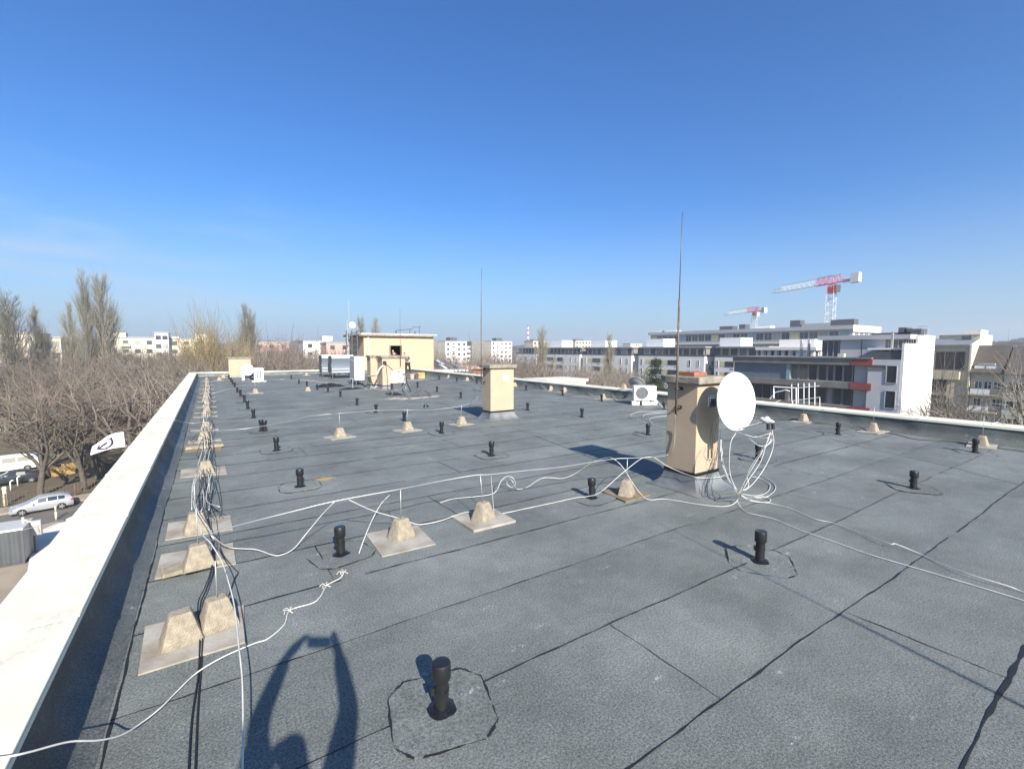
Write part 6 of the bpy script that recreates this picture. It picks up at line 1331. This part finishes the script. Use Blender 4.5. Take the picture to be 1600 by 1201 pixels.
# shipping container, control box and lamp beside it
cc = G(40, 880, GZ); cw, cd_, chh = 6.0, 2.4, 2.45
t = thing('container', 'dark grey corrugated container with pale corner posts below the left parapet', 'container', (cc[0], cc[1], GZ+.01), .02); m = MB()
xs = np.arange(-cw+.1, -.1, .11); pr_ = []
for i, x in enumerate(xs): pr_.append((x, -.0 if (i//2) % 2 else .045))
m.add([(x, y, z) for x, y in pr_ for z in (.15, chh-.12)], [(2*i, 2*i+2, 2*i+3, 2*i+1) for i in range(len(pr_)-1)])
m.obj('corrugated_side', M['corr'], t)
m = MB(); m.box((-cw+.1, .06, .12), (-.06, cd_, chh-.1)); m.obj('box', M['corr'], t)
m = MB(); m.box((-.059, .1, .15), (-.02, cd_-.1, chh-.12)); m.obj('end_wall', M['grey'], t)
for x in (-cw, -3.1, -.1): MB().box((x, -.03, 0), (x+.1, .059, chh-.101)).obj('corner_post', M['white' if x != -.1 else 'dgrey'], t)
MB().box((-cw, -.03, chh-.1), (.0, .08, chh)).obj('top_rail', M['white'], t); MB().box((-cw, -.02, 0), (0, .059, .12)).obj('bottom_rail', M['dgrey'], t)
MB().box((-cw, .081, chh-.099), (0, cd_, chh-.03)).obj('lid', M['panel2'], t)
q = G(55, 866, GZ); t = thing('control_box', 'grey control box on a post beside the dark container', 'box', (q[0], q[1], GZ+.11)); MB().box((-.4, 0, 1.25), (.4, .3, 2.3)).obj('case', M['grey'], t, bevel=.02); MB().box((-.06, .05, 0), (.06, .2, 1.249)).obj('post', M['dgrey'], t); MB().box((-.1, -.006, 2.0), (.3, -.001, 2.18)).obj('sign_plate', M['white'], t)
q = G(52, 868, GZ); t = thing('stub_post', 'short cream bollard at the foot of the control box', 'bollard', (q[0]-.3, q[1]-.5, GZ+.11)); MB().lathe([(.16, 0), (.16, .5), (.1, .6), (0, .62)], 12).obj('post', M['creamb'], t, smooth=40)
q = G(88, 812, GZ); t = thing('lamp_post', 'thin pale post at the near edge of the road behind the container', 'post', (q[0], q[1], GZ)); MB().tube([(0, 0, 0), (0, 0, .7)], .08, 8).tube([(0, 0, .7), (0, 0, 1.2)], .06, 8).obj('pole', M['creamb'], t, smooth=180)
q = PY(36, 812, cc[1]+1.5); t = thing('lamp_post', 'leaning pale post with a bracket rising behind the container', 'post', (q[0], q[1], GZ)); z = q[2]-GZ
MB().tube([(0, 0, 0), (0, 0, z+.2)], .07, 8).tube([(0, 0, z), (.55, 0, z-.3), (.75, 0, z-1.0)], .05, 6).obj('pole', M['creamb'], t, smooth=180); MB().box((-.2, -.1, z-.9), (.1, .1, z-.4)).obj('bracket', M['dgrey'], t)
lh = PD(97, 813, 30.0); t = thing('floodlight', 'small dark floodlight hanging on two thin stays above the pale pavement', 'lamp', lh)
MB().obox((0, 0, 0), (.16, 0, 0), (0, .1, 0), (0, 0, .08)).obj('head', M['dgrey'], t, bevel=.02)
for e in (PY(24, 830, cc[1]+.5), PY(58, 836, cc[1]+.3)): MB().tube([(0, 0, 0), e-lh], .018, 5).obj('stay', M['grey'], t)
# flag on its pole
fD = 24.0; f0 = PD(194.5, 674, fD); t = thing('flag', 'white flag with a black ring emblem flying left from a pole beyond the left parapet', 'flag', (f0[0], f0[1], GZ))
o = np.array(t.location); pt, pbm = PD(193.5, 671, fD)-o, PD(198, 712, fD)-o; d = (pbm-pt)
MB().tube([pt, pbm+d*.6, pbm+d*8.0], .03, 6).obj('pole', M['rodtip'], t, smooth=180)
A, B_, C_, D_ = [PD(x, y, fD+e)-o for x, y, e in ((193.5, 674.5, 0), (197.5, 697.5, 0), (143, 710.5, -.5), (145.5, 697, -.4))]
bend = PD(162, 684, fD)-o
nrm = np.cross(B_-A, D_-A); nrm /= np.linalg.norm(nrm); nrm = nrm if nrm@(CP-f0) > 0 else -nrm
def fpt(u, v, off=0):
    p = (A*(1-v)+B_*v)*(1-u)+(D_*(1-v)+C_*v)*u; up = (A-B_)/np.linalg.norm(A-B_)
    p = p+up*.42*math.sin(math.pi*min(1, u*1.05))*(.55-.3*v)*.75
    return p+nrm*(.10*math.sin(u*7+v*1.2)*u+off)
MB().grid(lambda u, v: fpt(u, v), 24, 12).obj('cloth', M['flag'], t, smooth=180)
m = MB()
for off in (.012, -.012):
    n = 40; w = [(.035+.045*max(0, math.cos(a-.6))+.03*max(0, math.cos(a-2.6))) for a in np.linspace(0, 2*math.pi, n+1)]
    vs = []
    for i in range(n+1):
        a = 2*math.pi*i/n; c, s_ = math.cos(a), math.sin(a)
        vs += [fpt(.60-(.155+w[i])*c*1.15, .50+(.30+w[i]*1.6)*s_, off), fpt(.60-.155*c*1.15, .50+.30*s_, off)]
    m.add(vs, [(2*i, 2*i+2, 2*i+3, 2*i+1) for i in range(n)])
    m.add([fpt(u, v, off) for u, v in ((.80, .62), (.74, .46), (.64, .40), (.56, .38), (.53, .47), (.57, .56), (.66, .60), (.73, .68))], [tuple(range(8))])
    m.add([fpt(u, v, off) for u, v in ((.42, .16), (.36, .26), (.39, .44), (.44, .38))], [(0, 1, 2, 3)]); m.add([fpt(u, v, off) for u, v in ((.62, .88), (.58, .98), (.54, .90))], [(0, 1, 2)])
m.obj('emblem', M['ink'], t)

# ------------------------------------------------------------------ air
hz_ = MB().box((-900, -400, GZ-1), (1400, 1500, 50)).obj('haze', [], None); hz_['kind'] = 'stuff'
m = bpy.data.materials.new('haze'); m.use_nodes = True; n, l = m.node_tree.nodes, m.node_tree.links; n.remove(n['Principled BSDF'])
pv = n.new('ShaderNodeVolumePrincipled'); pv.inputs['Color'].default_value = (.86, .92, 1, 1); pv.inputs['Density'].default_value = .0006; pv.inputs['Anisotropy'].default_value = .2
l.new(pv.outputs[0], n['Material Output'].inputs['Volume']); hz_.data.materials.append(m)
